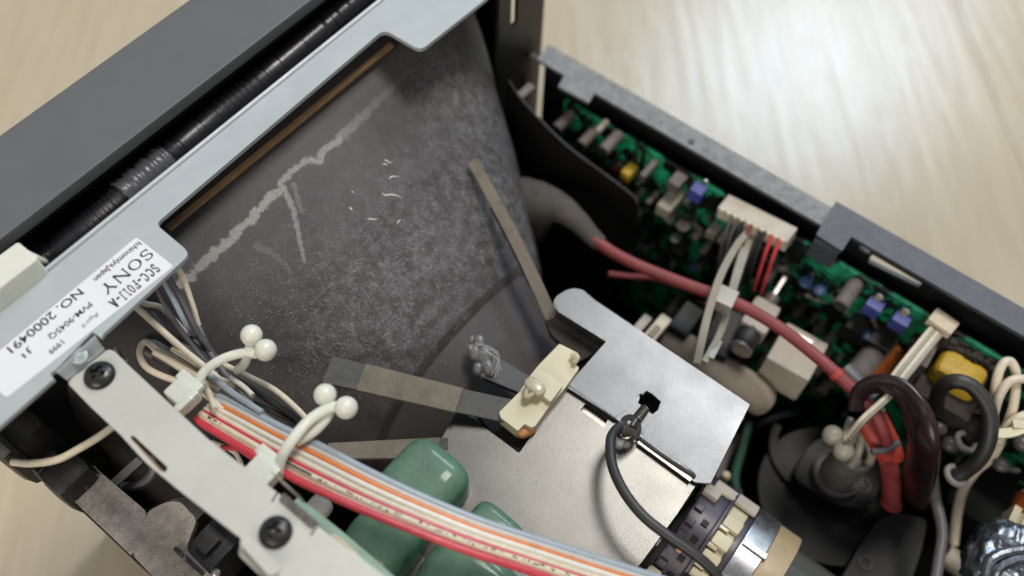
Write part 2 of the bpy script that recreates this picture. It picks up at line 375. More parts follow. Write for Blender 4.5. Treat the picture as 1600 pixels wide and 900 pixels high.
def funnel_mat():
    m = bpy.data.materials.new('dusty_graphite_coating'); m.use_nodes = True; N = m.node_tree.nodes; L = m.node_tree.links; b = N['Principled BSDF']
    tc = N.new('ShaderNodeTexCoord')
    def nz(s, det, ro=.6):
        n = N.new('ShaderNodeTexNoise'); n.inputs['Scale'].default_value = s; n.inputs['Detail'].default_value = det; n.inputs['Roughness'].default_value = ro; L.new(tc.outputs['Object'], n.inputs['Vector']); return n.outputs[0]
    def mr(src, a, b_, c, d):
        r = N.new('ShaderNodeMapRange'); r.inputs[1].default_value = a; r.inputs[2].default_value = b_; r.inputs[3].default_value = c; r.inputs[4].default_value = d; L.new(src, r.inputs[0]); return r.outputs[0]
    def mul(a, c):
        x = N.new('ShaderNodeMath'); x.operation = 'MULTIPLY'; x.use_clamp = True; L.new(a, x.inputs[0]); L.new(c, x.inputs[1]); return x.outputs[0]
    def mix(f, a, c):
        x = N.new('ShaderNodeMix'); x.data_type = 'RGBA'; L.new(f, x.inputs[0])
        for s_, v in ((x.inputs[6], a), (x.inputs[7], c)):
            if hasattr(v, 'links'): L.new(v, s_)
            else: s_.default_value = (*v, 1)
        return x.outputs[2]
    at = N.new('ShaderNodeAttribute'); at.attribute_name = 'dusty'; sm = N.new('ShaderNodeAttribute'); sm.attribute_name = 'smear'
    base = mix(mr(nz(28, 4), .35, .65, 0, 1), (.054, .047, .047), (.078, .068, .067))
    fine = mr(nz(2300, 5, .78), .44, .62, .0, 1.15); mid = mr(nz(260, 7, .78), .42, .62, .05, 1.3)
    d = mul(mul(at.outputs['Fac'], fine), mid)
    c = mix(d, base, (.36, .36, .365))
    sf = mul(sm.outputs['Fac'], mr(nz(3400, 3, .7), .36, .60, .35, 1.0))
    c = mix(sf, c, (.42, .40, .36)); L.new(c, b.inputs['Base Color'])
    L.new(mr(d, 0, 1, .58, .95), b.inputs['Roughness'])
    bp = N.new('ShaderNodeBump'); bp.inputs['Strength'].default_value = .35; bp.inputs['Distance'].default_value = .0003; L.new(nz(2400, 4, .7), bp.inputs['Height']); L.new(bp.outputs[0], b.inputs['Normal'])
    return m
m_funnel = funnel_mat()
# ================================================================== SETTING: floor
fl = bpy.data.objects.new('floor', None); C.objects.link(fl); fl['kind'] = 'structure'; fl['label'] = 'pale wood plank floor'
s0 = P(1495, 0, 0); s1 = P(1575, 205, 0); g = norm(s0 - s1); ang = math.atan2(g[1], g[0]); nn = np.array([-g[1], g[0], 0])
o_ = part('subfloor', box(-2600, 2600, -2600, 2600, -14, -9), m_chassis, fl)
pm = {}
for i in range(-9, 9):
    offx = (i * 737) % 1900
    for j in range(-2, 2):
        if 'm' not in pm: pm['m'] = mesh_of('plank', box(0, 1899.2, .3, 299.7, -8, 0), m_wood, bevel=.5, sharp=15)
        o = bpy.data.objects.new('plank', pm['m']); C.objects.link(o); o.parent = fl
        c = s0 + nn * i * 300 + g * (j * 1900 + offx - 700); o.location = (c[0] * MM, c[1] * MM, 0); o.rotation_euler = (0, 0, ang)
# ================================================================== front bezel
t = thing('front_bezel', 'dark grey painted front bezel of the opened monitor, along the upper left', 'bezel')
part('top_panel', box(-14, 206, 167, 193.5, 199, 203), m_bezel, t, bevel=.6)
part('front_panel', box(-9.5, 206, 189, 193.5, 0.5, 198.9), m_black, t)
part('inner_lip', box(-13.5, 205.5, 171.6, 188.8, 192.5, 195), m_edge, t, bevel=.3)
part('tube_surround', [box(-9, 205.8, 150.5, 188.9, 174, 176), box(-9.2, -8, 140, 188.9, 1, 173.9), box(203.5, 205.5, 158, 188.9, 1, 183.9)], m_blackmatte, t)
slot = lambda a, b, c, d: roundpoly([(a, c), (b, c), (b, d), (a, d)], .8)
part('side_frame', sheet([(177, 2), (202, 2), (202, 196), (177, 196)], [slot(183.3, 187, 168.5, 181.5), slot(183.5, 186.6, 185, 193), slot(190, 192, 133, 141)], lambda u, v: (u, 137.5, v), (0, 1.5, 0)), m_black, t)
part('side_frame', sheet([(-8.8, 120), (22, 120), (22, 173), (-8.8, 173)], [], lambda u, v: (u, 150, v), (0, 1.5, 0)), m_black, t)
part('lower_corner', [superbox(P(40, 690, 160), EX, EY, EZ, 7, 7, 12, 5, 6), superbox(P(75, 725, 152), EX, EY, EZ, 4, 5, 8, 5, 6)], m_black, t)
# ================================================================== picture tube
t = thing('picture_tube', 'dusty dark grey cathode ray tube funnel filling the middle of the opened monitor', 'picture tube')
NT, NY = 640, 430; ys = np.linspace(56, 156, NY); th = np.linspace(-.25, math.pi + .25, 6000)
q_ = np.stack([88 * np.sign(np.cos(th)) * np.abs(np.cos(th)) ** .55, 73 * np.sign(np.sin(th)) * np.abs(np.sin(th)) ** .55], 1); al_ = np.concatenate([[0], np.cumsum(np.linalg.norm(np.diff(q_, axis=0), axis=1))]); th = np.interp(np.linspace(0, al_[-1], NT), al_, th)
V = np.zeros((NY, NT, 3))
for i, y in enumerate(ys):
    a, b, n = fab(y); c_, s_ = np.cos(th), np.sin(th)
    V[i, :, 0] = XC + a * np.sign(c_) * np.abs(c_) ** (2 / n); V[i, :, 2] = ZT + b * np.sign(s_) * np.abs(s_) ** (2 / n); V[i, :, 1] = y
Vf = V.reshape(-1, 3); idx = np.arange(NY * NT).reshape(NY, NT)
faces = np.stack([idx[:-1, :-1], idx[:-1, 1:], idx[1:, 1:], idx[1:, :-1]], -1).reshape(-1, 4)
me = bpy.data.meshes.new('funnel'); me.from_pydata((Vf * MM).tolist(), [], faces[:, ::-1].tolist()); me.update(); me.shade_smooth()
sm = np.zeros(len(Vf)); cond = (Vf[:, 2] > 150) & (Vf[:, 0] < 160)
from mathutils import noise as mnoise
JIT = None
def smear(pix, w0, w1, amp=1.0, fade=0):
    global sm
    pts = [PF(*p) for p in pix]; pts = cat_points(pts, 6); m = len(pts)
    q = Vf[cond]; best = np.zeros(len(q))
    global JIT
    if JIT is None: JIT = np.array([mnoise.noise(Vector(tuple(v_ * .55))) * 1.5 + mnoise.noise(Vector(tuple(v_ * 2.1))) for v_ in q])
    for i in range(m - 1):
        a, b = pts[i], pts[i + 1]; ab = b - a; tt = np.clip(((q - a) @ ab) / (ab @ ab + 1e-9), 0, 1)
        d = np.linalg.norm(q - (a + tt[:, None] * ab), axis=1); u = (i + tt) / m; ww = w0 + (w1 - w0) * u
        v = np.clip(1.25 - (d + JIT * ww * .5) / ww, 0, .35) / .35 * amp * (1 - fade * u); best = np.maximum(best, v)
    sm[cond] = np.maximum(sm[cond], best)
smear([(282, 444), (300, 428), (330, 400), (365, 368), (400, 334), (425, 306)], 1.25, 1.0, .85)
smear([(418, 308), (442, 296), (440, 284), (470, 258), (482, 250), (500, 252), (504, 238), (530, 218)], .95, .8, .75)
smear([(525, 222), (560, 190), (590, 158), (625, 125)], 1.3, .9, .45, .9)
smear([(446, 300), (456, 325), (462, 345), (467, 370), (476, 410)], .75, .45, .7, .3)
smear([(458, 288), (466, 315), (473, 335)], .7, .5, .3, .3)
smear([(402, 385), (430, 400), (455, 425)], 1.0, .5, .18, .3)
flakes = []
for pp_ in ([(596, 253), (603, 250), (608, 254), (613, 252)], [(597, 256), (606, 257)], [(608, 280), (612, 276), (624, 276)], [(596, 301), (602, 305), (610, 304), (618, 305), (628, 309)], [(597, 302), (606, 306)], [(549, 299), (554, 301)], [(546, 323), (551, 329)], [(616, 352), (626, 343)], [(574, 342), (590, 343)]):
    flakes.append([pp_[k] for k in range(len(pp_))])
# dust: more towards the right side and the lower middle of the visible face
def patch(px, py, rad, amp):
    c = PF(px, py); return amp * np.exp(-np.sum((Vf - c) ** 2, 1) / (2 * rad * rad))
du = .07 + patch(720, 330, 17, .35) + patch(640, 440, 17, .40) + patch(560, 520, 12, .25) + patch(760, 180, 14, .5) + patch(790, 320, 9, .6) + patch(825, 300, 7, .7) + patch(835, 400, 8, .8) + patch(700, 130, 9, .3) + patch(500, 470, 16, .12) + patch(620, 560, 12, .18)
du = np.clip(du, 0, 1) * np.where(Vf[:, 1] < 87.2, .22, 1)
for nm, arr in (('smear', sm), ('dusty', du)):
    at = me.attributes.new(nm, 'FLOAT', 'POINT'); at.data.foreach_set('value', arr.astype(np.float32))
me.materials.append(m_funnel); fo = bpy.data.objects.new('funnel', me); C.objects.link(fo); fo.parent = t
fib = []
def fibre_at(fn, px, py, ln, r, off=.25):
    a = random.uniform(0, 6.28); k = random.uniform(-1.2, 1.2); pts = []
    x, y = px, py
    for i in range(4):
        pts.append(fn(x, y, off + random.uniform(0, .5))); x += ln / 3 * math.cos(a); y += ln / 3 * math.sin(a); a += k * random.uniform(.4, 1.2)
    return tube(pts, r, 3, 3)
cnt = 0
while cnt < 1300:
    cx, cy, sx_, sy_ = random.choice([(640, 460, 75, 70), (690, 380, 60, 60), (560, 500, 70, 50), (740, 230, 45, 70), (600, 400, 90, 70), (520, 560, 60, 30), (480, 480, 80, 60)])
    px, py = random.gauss(cx, sx_), random.gauss(cy, sy_)
    if py > 640 or px > 830 or px < 330 or py < 90: continue
    p = PF(px, py)
    if p[2] < 90 or p[1] > 150 or p[1] < 62: continue
    fib.append(fibre_at(PF, px, py, random.choice([2, 2, 3, 3, 4, 5, 7, 10]) * random.uniform(.7, 1.3), random.uniform(.03, .065))); cnt += 1
part('paint_flakes', [tube([PF(a, b, .15) for a, b in fl_], lambda u: .04 + .16 * math.sin(3.14 * u), 5, 4, flat=.5) for fl_ in flakes], m_whitewire, t, kind='stuff')
part('dust_fibres', fib, m_fibre, t, kind='stuff', sharp=180)
part('rim_band', [box(4, 188, 156, 162, 105, 187), box(6, 186, 150, 157, 181, 183)], m_blackmatte, t, bevel=1)
part('edge_strip', obox((P(262, 358, 187) + P(612, 70, 187)) / 2 + [0, 0, 0], norm(P(612, 70, 187) - P(262, 358, 187)), EY, EZ, np.linalg.norm(P(612, 70, 187) - P(262, 358, 187)), 1.7, 1.2), m_brass, t, 'brown strip along the front rim of the tube', bevel=.2)
part('tube_neck', lathe((XC, 60, ZT), (0, -1, 0), [(0, 14.5), (175, 14.5)], 32), m_glass, t)
# yoke cover at the rear of the cone
yk = [(0, 20), (3, 26), (8, 27.5), (9, 26), (26, 25), (27, 24), (40, 24)]
part('yoke_cover', lathe((XC, 76, ZT), (0, -1, 0), yk, 48), m_blackmatte, t, 'smooth black yoke cover behind the cone')
# ================================================================== chassis: tray, side panels
t = thing('chassis_tray', 'black chassis tray under the boards and the tube', 'chassis')
part('tray', [box(-9, 201, -150, 137, 1, 4)], m_chassis, t)
part('rear_light_block', [box(-9, 201, -151, -149, 4, 148)], m_chassis, t)  # unseen panel, added to close off light from the rear
part('main_board', box(-2, 188, -140, 60, 22, 24), m_chassis, t)
part('support_box', [box(0, 185, 62, 130, 5, 40)], m_chassis, t)
t = thing('right_side_panel', 'dusty dark bluish side rail with notches beside the green circuit board', 'side panel')
zt = 150
o = roundpoly([(201.4, 134), (193, 133)] + [(193, 0 + PX(*q, 193)[1]) for q in []] + [(193, 121), (187.5, 119.5), (188, 107), (193, 108), (193, 14), (201.2, 14)], .5, 3)
part('top_rail', sheet(o, [], lambda x, y: (x, y, zt), (0, 0, -1.3)), mat('dusty_rail_light', (.06, .065, .07), .55, 0, .2, 120, dust=.9, dustcol=(.36, .36, .36), bump=.3, bscale=2200), t, bevel=.35)
part('overlap_rail', [sheet(roundpoly([(203, 21), (193.4, 20.4), (187.6, 19.8), (187.2, 10.6), (193.8, 10.8), (194.3, -150), (203.4, -150)], .4, 3), [], lambda x, y: (x, y, zt + 1.6), (0, 0, -1.5))], m_dustwallR, t, bevel=.35)
part('side_wall', [sheet([(134, 3), (134, 148.6), (-150, 148.6), (-150, 3)], [roundpoly([(7.6, 141), (7.6, 143), (3.6, 143), (3.6, 141)], .4, 2), roundpoly([(2.8, 137.5), (2.8, 142), (-14.5, 142), (-14.5, 139.5)], .4, 2)], lambda u, v: (201.2, u, v), (-1.6, 0, 0))], m_black, t)
part('rail_lip', [box(186.8, 187.8, 11, 19.6, 141, 149.8)], m_dustwallR, t, bevel=.3)
part('rivet', lathe(P(1080, 222, zt), EZ, [(0, 1.1), (.5, 1.0), (.8, .6)], 16), m_dustwallR, t)
part('rivet', lathe(PX(833, 88, 196), norm(np.array([-.3, .2, .8])), [(-1, 1.3), (.3, 1.2), (1.1, .6)], 16), m_capgrey, t)
part('bracket_finger', obox(PY(822, 142, 128), norm(PY(838, 128, 128) - PY(808, 155, 128)), EY, norm(np.cross(norm(PY(838, 128, 128) - PY(808, 155, 128)), EY)), 7, 3, 1), m_capgrey, t, bevel=.2)
t = thing('left_side_panel', 'grey dusty side cover with an overlapping seam at the lower left corner', 'side panel')
part('front_cover', [pixsheet([(104, 772), (133, 735), (146, 725), (154, 735), (230, 800), (208, 862), (205, 868)], 151, 2.0, 1.5)], m_dustwall, t, bevel=.5)
part('rear_cover', [pixsheet([(231, 798), (262, 783), (282, 784), (308, 812), (290, 858), (345, 915), (330, 960), (244, 907), (206, 866)], 151.4, 2.2, 1.6)], m_dustwall, t, bevel=.6)
part('side_wall', [box(-9, -7.4, -150, 132, 3, 149)], m_black, t)
part('rear_ledge', [box(-8.8, 16, -150, 88, 120, 122)], m_dustwall, t, bevel=.3)
part('corner_block', [superbox(P(118, 752, 150), EX, EY, EZ, 5.5, 5, 9, 6, 5)], m_black, t)
t = thing('latch_socket', 'small glossy black socket in the dusty cover under the steel bracket', 'socket')
c = P(326, 850, 150)
part('housing', [box(c[0] - 6, c[0] + 6, c[1] - 5, c[1] + 4.5, 132, 149), box(c[0] - 6.6, c[0] - 5.4, c[1] - 5.4, c[1] + 5, 148, 153), box(c[0] + 5, c[0] + 6.4, c[1] - 5.4, c[1] + 5, 148, 153)], m_sleeve, t, bevel=.4)
part('pin', [box(c[0] - 2.5, c[0] + 2.5, c[1] - 2, c[1] + 2, 149, 151.5)], m_black, t, bevel=.3)
part('screw_tip', lathe(P(338, 897, 151), EZ, [(0, 1.2), (1, 1.2), (1.6, .5)], 14), m_tin, t)
t = thing('inner_frame', 'black plastic frame ribs below the steel bracket, left side', 'frame')
part('rib', [obox(P(198, 738, 148), norm(P(215, 722, 148) - P(182, 752, 148)), EZ, norm(np.cross(EZ, norm(P(215, 722, 148) - P(182, 752, 148)))), 9, 1, 2.6)], m_greywire, t, bevel=.3)
part('rib', box(14, 16, 70, 128, 100, 146), m_blackmatte, t)
part('slotted_plate', [pixsheet([(255, 800), (268, 780), (300, 775), (320, 800), (290, 830)], 142, 1, .5)], m_capgrey, t)
part('curved_arm', tube([P(190, 762, 140), P(225, 755, 140), P(240, 735, 140), P(236, 715, 140)], 1.4, 8), m_greywire, t)
part('bright_rim', [tube([P(64, 706, 158), P(85, 716, 156), P(100, 727, 155)], .35, 6), tube([P(98, 722, 155), P(116, 735, 154)], .5, 6)], m_tin, t, 'thin bright metal edges catching light')
# ================================================================== mounting plate with sticker
t = thing('mounting_plate', 'blue grey painted metal plate with a cut-out, carrying the white sticker', 'metal plate')
zp = 196.0
pl = [(-10, 157.2), (204, 157.2), (204, 134.8), P(757, 0, zp), P(657, 79, zp), P(600, 46, zp), P(243, 350, zp), P(298, 396, zp), P(161, 522, zp), P(158, 528, zp), P(145, 518, zp), P(90, 575, zp), P(78, 584, zp), P(84, 592, zp), (-10, 132.4)]
pl = [p[:2] for p in pl]
pl = roundpoly(pl, [1, 1, .5, .1, 2.6, 2.6, 1.8, 2.6, .3, .3, .5, .5, .3, .3, .5], 6)
part('plate_body', sheet(pl, [], lambda x, y: (x, y, zp), (0, 0, -1.3)), m_plate, t, bevel=.28)
part('folded_edge', [tube([(-10, 157.2, zp + .1), (204, 157.2, zp + .1)], .75, 10, 2), box(-10, 204, 157.3, 158, 189, 196)], m_plate, t)
# bent tab down to the bracket
A = [P(86, 580, zp), P(148, 523, zp)]; Bq = [P(105, 593, 192), P(163, 546, 192)]; tabp = []
for k in range(9):
    s_ = k / 8; z_ = zp - .2 - 3.9 * (3 * s_ * s_ - 2 * s_ ** 3)
    for e in (0, 1):
        q = A[e] + (Bq[e] - A[e]) * s_; tabp.append(np.array([q[0], q[1], z_]))
f_ = [(2 * k, 2 * k + 1, 2 * k + 3, 2 * k + 2) for k in range(8)]
nv = len(tabp); tv = tabp + [v - np.array([0, 0, 1.1]) for v in tabp]; tf = f_ + [tuple(i + nv for i in q[::-1]) for q in f_] + [(2 * k, 2 * k + 2, 2 * k + 2 + nv, 2 * k + nv) for k in range(8)] + [(2 * k + 1, 2 * k + 1 + nv, 2 * k + 3 + nv, 2 * k + 3) for k in range(8)]
part('bent_tab', (tv, tf), m_plate, t)
part('punched_dimple', heightcap(P(122, 555, 194.9) - [0, 0, .2], (0, -.35, 1), 2.0, lambda x, y: .9 * math.exp(-(x * x + y * y) / 1.2), 8, 24), m_plate, t)
zs = zp + .15
c0 = P(215, 369, zs); c1 = P(270, 417, zs); c2 = P(10, 622, zs); c3 = c2 + (c0 - c1)
xr = (c0[0] + c1[0]) / 2; xl = c2[0]; yb = (c1[1] + c2[1]) / 2 + .0; yt = c0[1]
st = part('sticker', sheet(roundpoly([(xl, yt), (xr, yt), (xr, c1[1]), (xl, c2[1])], .8, 5), [], lambda x, y: (x, y, zs), (0, 0, -.12)), m_sticker, t, 'white printed sticker with black lettering')
def line(s, pa, pb, h, bold=0.012):
    """text whose reading start is at pixel pa (upside down seen from here)"""
    a, b = P(*pa, zs), P(*pb, zs); L_ = abs(b[0] - a[0]); a = np.array([a[0], (a[1] + b[1]) / 2 + h / 2, a[2]])
    d = norm(np.array([b[0] - a[0], (b[1] - a[1]) * .0, 0]))
    part('printed_text', text_geo(s, a, d, np.array([0, -1.0, 0]), L_, h, (0, 0, .04), bold), m_ink, st, 'printed line reading ' + s)
# serif capitals as strokes
def serif(s, a, b, h, k=.16, thin=.055):
    a, b = P(*a, zs), P(*b, zs); n = len(s); total = abs(b[0] - a[0]); a = np.array([a[0], (a[1] + b[1]) / 2 + h / 2, a[2]]); geos = []
    wd = {'S': .72, 'O': 1, 'N': 1, 'Y': .95, 'C': .85, '-': .5, 'F': .72, '0': .72, '1': .5, 'J': .6, 'A': .95}
    tot = sum(wd[c] for c in s) + .22 * (n - 1); sc = total / tot; x = 0.0
    def to(u, v): return np.array([a[0] - u, a[1] - v, zs + .05])
    def bar(p, q, w_):
        p, q = np.array(p, float), np.array(q, float); d = norm(q - p); m_ = np.array([-d[1], d[0]]) * w_ / 2
        geos.append(([to(*v) for v in (p + m_, q + m_, q - m_, p - m_)], [(0, 1, 2, 3)]))
    def arc(cx, cy, rx, ry, a0, a1, thk, tn):
        m_ = 18; V_ = []; 
        for i in range(m_ + 1):
            an = math.radians(a0 + (a1 - a0) * i / m_); w_ = tn + (thk - tn) * abs(math.cos(an)) ** 1.5
            for sg in (-1, 1): V_.append(to(cx + (rx + sg * w_ / 2) * math.cos(an), cy + (ry + sg * tn * .6) * math.sin(an)))
        geos.append((V_, [(2 * i, 2 * i + 1, 2 * i + 3, 2 * i + 2) for i in range(m_)]))
    for c in s:
        W = wd[c] * sc; K = min(k * h * 1.3, W * .26); T = thin * h * 1.6; sf = K * .55
        if c in 'O0': arc(x + W / 2, h / 2, W / 2 - K / 2, h / 2 - T / 2, 0, 360, K, T)
        if c == 'C': arc(x + W / 2, h / 2, W / 2 - K / 2, h / 2 - T / 2, 50, 310, K, T); bar((x + W - T, h * .98), (x + W - T, h * .66), T); bar((x + W - T, h * .02), (x + W - T, h * .25), T)
        if c == 'S':
            arc(x + W / 2, h * .74, W / 2 - K / 2, h * .24, 40, 270, K * .9, T); arc(x + W / 2, h * .26, W / 2 - K / 2, h * .24, -140, 90, K * .9, T); bar((x + W - T, h), (x + W - T, h * .72), T); bar((x + T, 0), (x + T, h * .28), T)
        if c == 'N':
            bar((x + sf, 0), (x + sf, h), T * 1.2); bar((x + W - sf, 0), (x + W - sf, h), T * 1.2); bar((x + sf, h), (x + W - sf, 0), K); bar((x, h - T / 2), (x + 2 * sf, h - T / 2), T); bar((x, T / 2), (x + 2 * sf, T / 2), T); bar((x + W - 2 * sf, h - T / 2), (x + W, h - T / 2), T)
        if c == 'Y':
            bar((x + sf, h), (x + W / 2, h * .45), K); bar((x + W - sf, h), (x + W / 2, h * .45), T * 1.4); bar((x + W / 2, h * .48), (x + W / 2, 0), K); bar((x, h - T / 2), (x + 2.2 * sf, h - T / 2), T); bar((x + W - 2.2 * sf, h - T / 2), (x + W, h - T / 2), T); bar((x + W / 2 - sf * 1.3, T / 2), (x + W / 2 + sf * 1.3, T / 2), T)
        if c == '-': bar((x, h * .36), (x + W, h * .36), T * 1.8)
        if c == 'F': bar((x + sf + K / 2, 0), (x + sf + K / 2, h), K); bar((x, h - T / 2), (x + W, h - T / 2), T); bar((x + W - T / 2, h), (x + W - T / 2, h * .72), T); bar((x + sf, h * .5), (x + W * .7, h * .5), T); bar((x, T / 2), (x + 2 * sf + K, T / 2), T)
        if c == '1': bar((x + W / 2, 0), (x + W / 2, h), K); bar((x, T / 2), (x + W, T / 2), T); bar((x + W * .1, h * .84), (x + W / 2, h), T)
        if c == 'J': bar((x + W * .62, h), (x + W * .62, h * .2), K); arc(x + W * .34, h * .2, W * .28, h * .17, 180, 360, K * .7, T); bar((x + W * .3, h - T / 2), (x + W, h - T / 2), T)
        if c == 'A': bar((x + W / 2, h), (x + sf, 0), T * 1.3); bar((x + W / 2, h), (x + W - sf, 0), K); bar((x + W * .25, h * .33), (x + W * .75, h * .33), T); bar((x, T / 2), (x + 2 * sf, T / 2), T); bar((x + W - 2 * sf, T / 2), (x + W, T / 2), T)
        x += W + .22 * sc
    part('printed_text', geos, m_ink, st, 'serif lettering reading ' + s, recalc=False)
line('Ichinomiya,Japan', (221, 381), (147, 437), 1.55)
serif('SONY', (237, 395), (159, 454), 3.1, .13)
serif('SCC-F01J-A', (247, 418), (173, 476), 2.9, .15, .07)
line('NO. 2000491', (129, 456), (13, 547), 2.35)
line('PVM-9045Q', (144, 476), (76, 527), 1.6)
line('April', (155, 490), (129, 510), 1.2, -.005)
line('1999', (99, 534), (77, 551), 1.5)
line('J1', (49, 545), (37, 558), 1.5)
# ================================================================== sleeve, cream block behind the plate
t = thing('cable_sleeve', 'glossy black ribbed cable sleeve lying in the gap between bezel and plate', 'cable sleeve')
sl = [P(-60, 500, 182), P(30, 432, 184), P(105, 380, 186), P(185, 313, 188), P(240, 266, 188), P(328, 193, 188), P(447, 95, 188), P(597, -31, 188), P(702, -116, 188)]
part('sleeve', tube(sl, lambda u: 3.7 + .45 * ((u * 62 + 1.5 * math.sin(u * 37)) % 1) + .15 * math.sin(u * 41) * math.sin(u * 13), 22, 60), m_sleeve, t)
part('tape_wrap', tube([P(192, 308, 188.2), P(215, 288, 188.3), P(240, 267, 188.4), P(262, 249, 188.2)], lambda u: 4.5 + .18 * math.sin(u * 23) + .15 * math.sin(u * 51), 20, 14), m_tape, t, 'crinkled shiny tape around the sleeve')
ribs = []
pp = cat_points(sl, 40)
for k in range(60, 280, 11):
    a = pp[k]; ax = norm(pp[k + 1] - pp[k]); ribs.append(ring(a, ax, 3.95, .13, 22, 5))
part('sleeve_ribs', ribs, m_sleeve, t, kind='stuff')
t = thing('cream_block', 'cream plastic block beside the black sleeve at the left edge', 'plastic block')
part('block', [pixsheet([(-80, 470), (-70, 450), (28, 378), (60, 404), (8, 444), (-60, 500)], 202.5, 9, .8)], m_nylon, t, bevel=.6)
part('end_ring', ring(P(58, 402, 197), (1, .2, .3), 2.2, .6), m_greyish, t)
# ================================================================== side bracket
t = thing('side_bracket', 'pale galvanised steel bracket with two black screws, lower left', 'bracket')
zb = 191.5
zfb = lambda x, y: 188.0
br = [(106, 599), (112, 590), (168, 546), (178, 548), (200, 570), (275, 640), (325, 686), (400, 744), (440, 775), (455, 782), (492, 818), (560, 868), (640, 930), (560, 960), (440, 915), (404, 897), (372, 866), (378, 842), (330, 805), (275, 762), (225, 720), (187, 678), (140, 634)]
part('bracket_body', pixsheet(br, zb, 1.2, .9, holes=[[(203, 684), (207, 679), (262, 730), (259, 738), (250, 736)]]), m_zinc, t, bevel=.25)
part('bent_flap', pixsheet([(374, 848), (380, 838), (392, 840), (437, 884), (434, 896), (420, 900)], zb + 2.6, 1, .5), m_zinc, t, bevel=.3)
part('slot_lip', strip([P(205, 690, zb - 1.5), P(255, 742, zb - 1.5)], 1.2, .9, EZ, 2), m_brass, t)
part('scored_line', [strip([P(433, 770, zb + .1), P(425, 784, zb + .1)], .35, .2, EZ, 2), strip([P(495, 822, zb + .1), P(486, 836, zb + .1)], .35, .2, EZ, 2)], m_ink, t)
part('standing_flange', [strip([P(440, 775, zb + .6), P(492, 820, zb + .6)], 1.6, .7, EZ, 2), strip([P(492, 822, zb - .8), P(545, 872, zb - .8), P(600, 925, zb - .8)], 1.4, .7, EZ, 2)], m_steeldark, t)
part('locating_pin', obox(P(450, 762, zb - 3), norm(P(462, 770, zb) - P(440, 750, zb)), EY, EZ, 5.5, 5, 5), m_greyish, t, bevel=.4)
def head(x, y, Rr=3.55):
    r2 = x * x + y * y; h = 1.9 * math.sqrt(max(0, 1 - (r2 / (Rr * Rr * 1.04))))
    ca, sa = math.cos(.5), math.sin(.5); u, v = x * ca + y * sa, -x * sa + y * ca
    q = min(max(abs(u) - .42, 0) if abs(v) < 1.75 else 9, max(abs(v) - .42, 0) if abs(u) < 1.75 else 9)
    return h - 1.35 * max(0, 1 - q / .16) * (1 - .3 * math.sqrt(r2) / 1.8)
for (px, py) in ((156, 587), (431, 832)):
    part('screw', [heightcap(P(px, py, zb) + [0, 0, .15], EZ, 3.55, head, 34, 96), annulus(P(px, py, zb), EZ, .5, 3.6, 0, .35, 40)], m_screw, t)
# ================================================================== small board under the bracket
t = thing('edge_board', 'mint green board edge with copper line beside the steel bracket', 'circuit board')
part('board', strip([P(462, 783, 182), P(540, 845, 182), P(620, 915, 182), P(680, 970, 182)], 2.0, 1.6, EZ, 4), m_mint, t, bevel=.2)
part('retaining_clip', tube([P(520, 838, 184), P(535, 848, 185), P(550, 862, 184), P(562, 876, 183.5)], .7, 8), m_beige, t)
part('nut', superbox(P(498, 794, 168), EX, EY, EZ, 3.0, 2.8, 2.6, 3.5, 6), m_greyish, t)
# ================================================================== felt strips
def fstrip(name, pix, wmm, zoff, label, m, wdir=None, th_=1.0, fz=None):
    tt = thing('felt_strip', label, 'felt strip', 'dusty strips on the tube'); return tt
t = thing('felt_strip', 'long narrow grey felt strip standing on the right of the cone', 'felt strip')
z0_ = PF(738, 252)[2] + 3
s1p = [P(738 + (862 - 738) * u + 5 * math.sin(3.14 * u), 252 + 246 * u, z0_ + (147 - z0_) * u) for u in (0, .25, .5, .75, 1)]
part('felt', strip(s1p, lambda u: 3.6 + .4 * u, .9, EZ, 6), m_felt, t, bevel=.2)
part('adhesive_edge', strip([q + np.array([-1.1, -.5, -1.3]) for q in s1p[1:4]], 2.6, .8, EZ, 6), m_foam, t)
t = thing('felt_strip', 'short wide brown felt strip with dark ends lying across the lower cone', 'felt strip')
def quad_slab(pix, z0, z1, th_):
    (a, b, c, d) = pix; pts = [P(*a, z0), P(*b, z1), P(*c, z1), P(*d, z0)]
    V_ = pts + [p - np.array([0, 0, th_]) for p in pts]; return V_, [(0, 1, 2, 3), (7, 6, 5, 4), (0, 4, 5, 1), (1, 5, 6, 2), (2, 6, 7, 3), (3, 7, 4, 0)]
part('felt', quad_slab([(572, 568), (724, 606), (711, 644), (556, 609)], 160, 156, 1.3), m_felt, t, bevel=.2)
part('tape_end', quad_slab([(519, 556), (573, 569), (557, 609), (503, 597)], 160.5, 159.5, .8), m_feltdark, t, bevel=.15)
part('tape_end', quad_slab([(722, 607), (800, 624), (790, 660), (709, 643)], 155.2, 153, .6), m_feltdark, t, bevel=.15)
t = thing('felt_strip', 'thin tan felt strip half hidden behind the green capacitor', 'felt strip')
part('felt', quad_slab([(512, 692), (688, 683), (684, 716), (520, 716)], 152, 150, 1.3), m_felt, t, bevel=.2)
part('tape_end', quad_slab([(686, 684), (700, 684), (700, 700), (684, 712)], 149.6, 149.6, .6), m_feltdark, t)
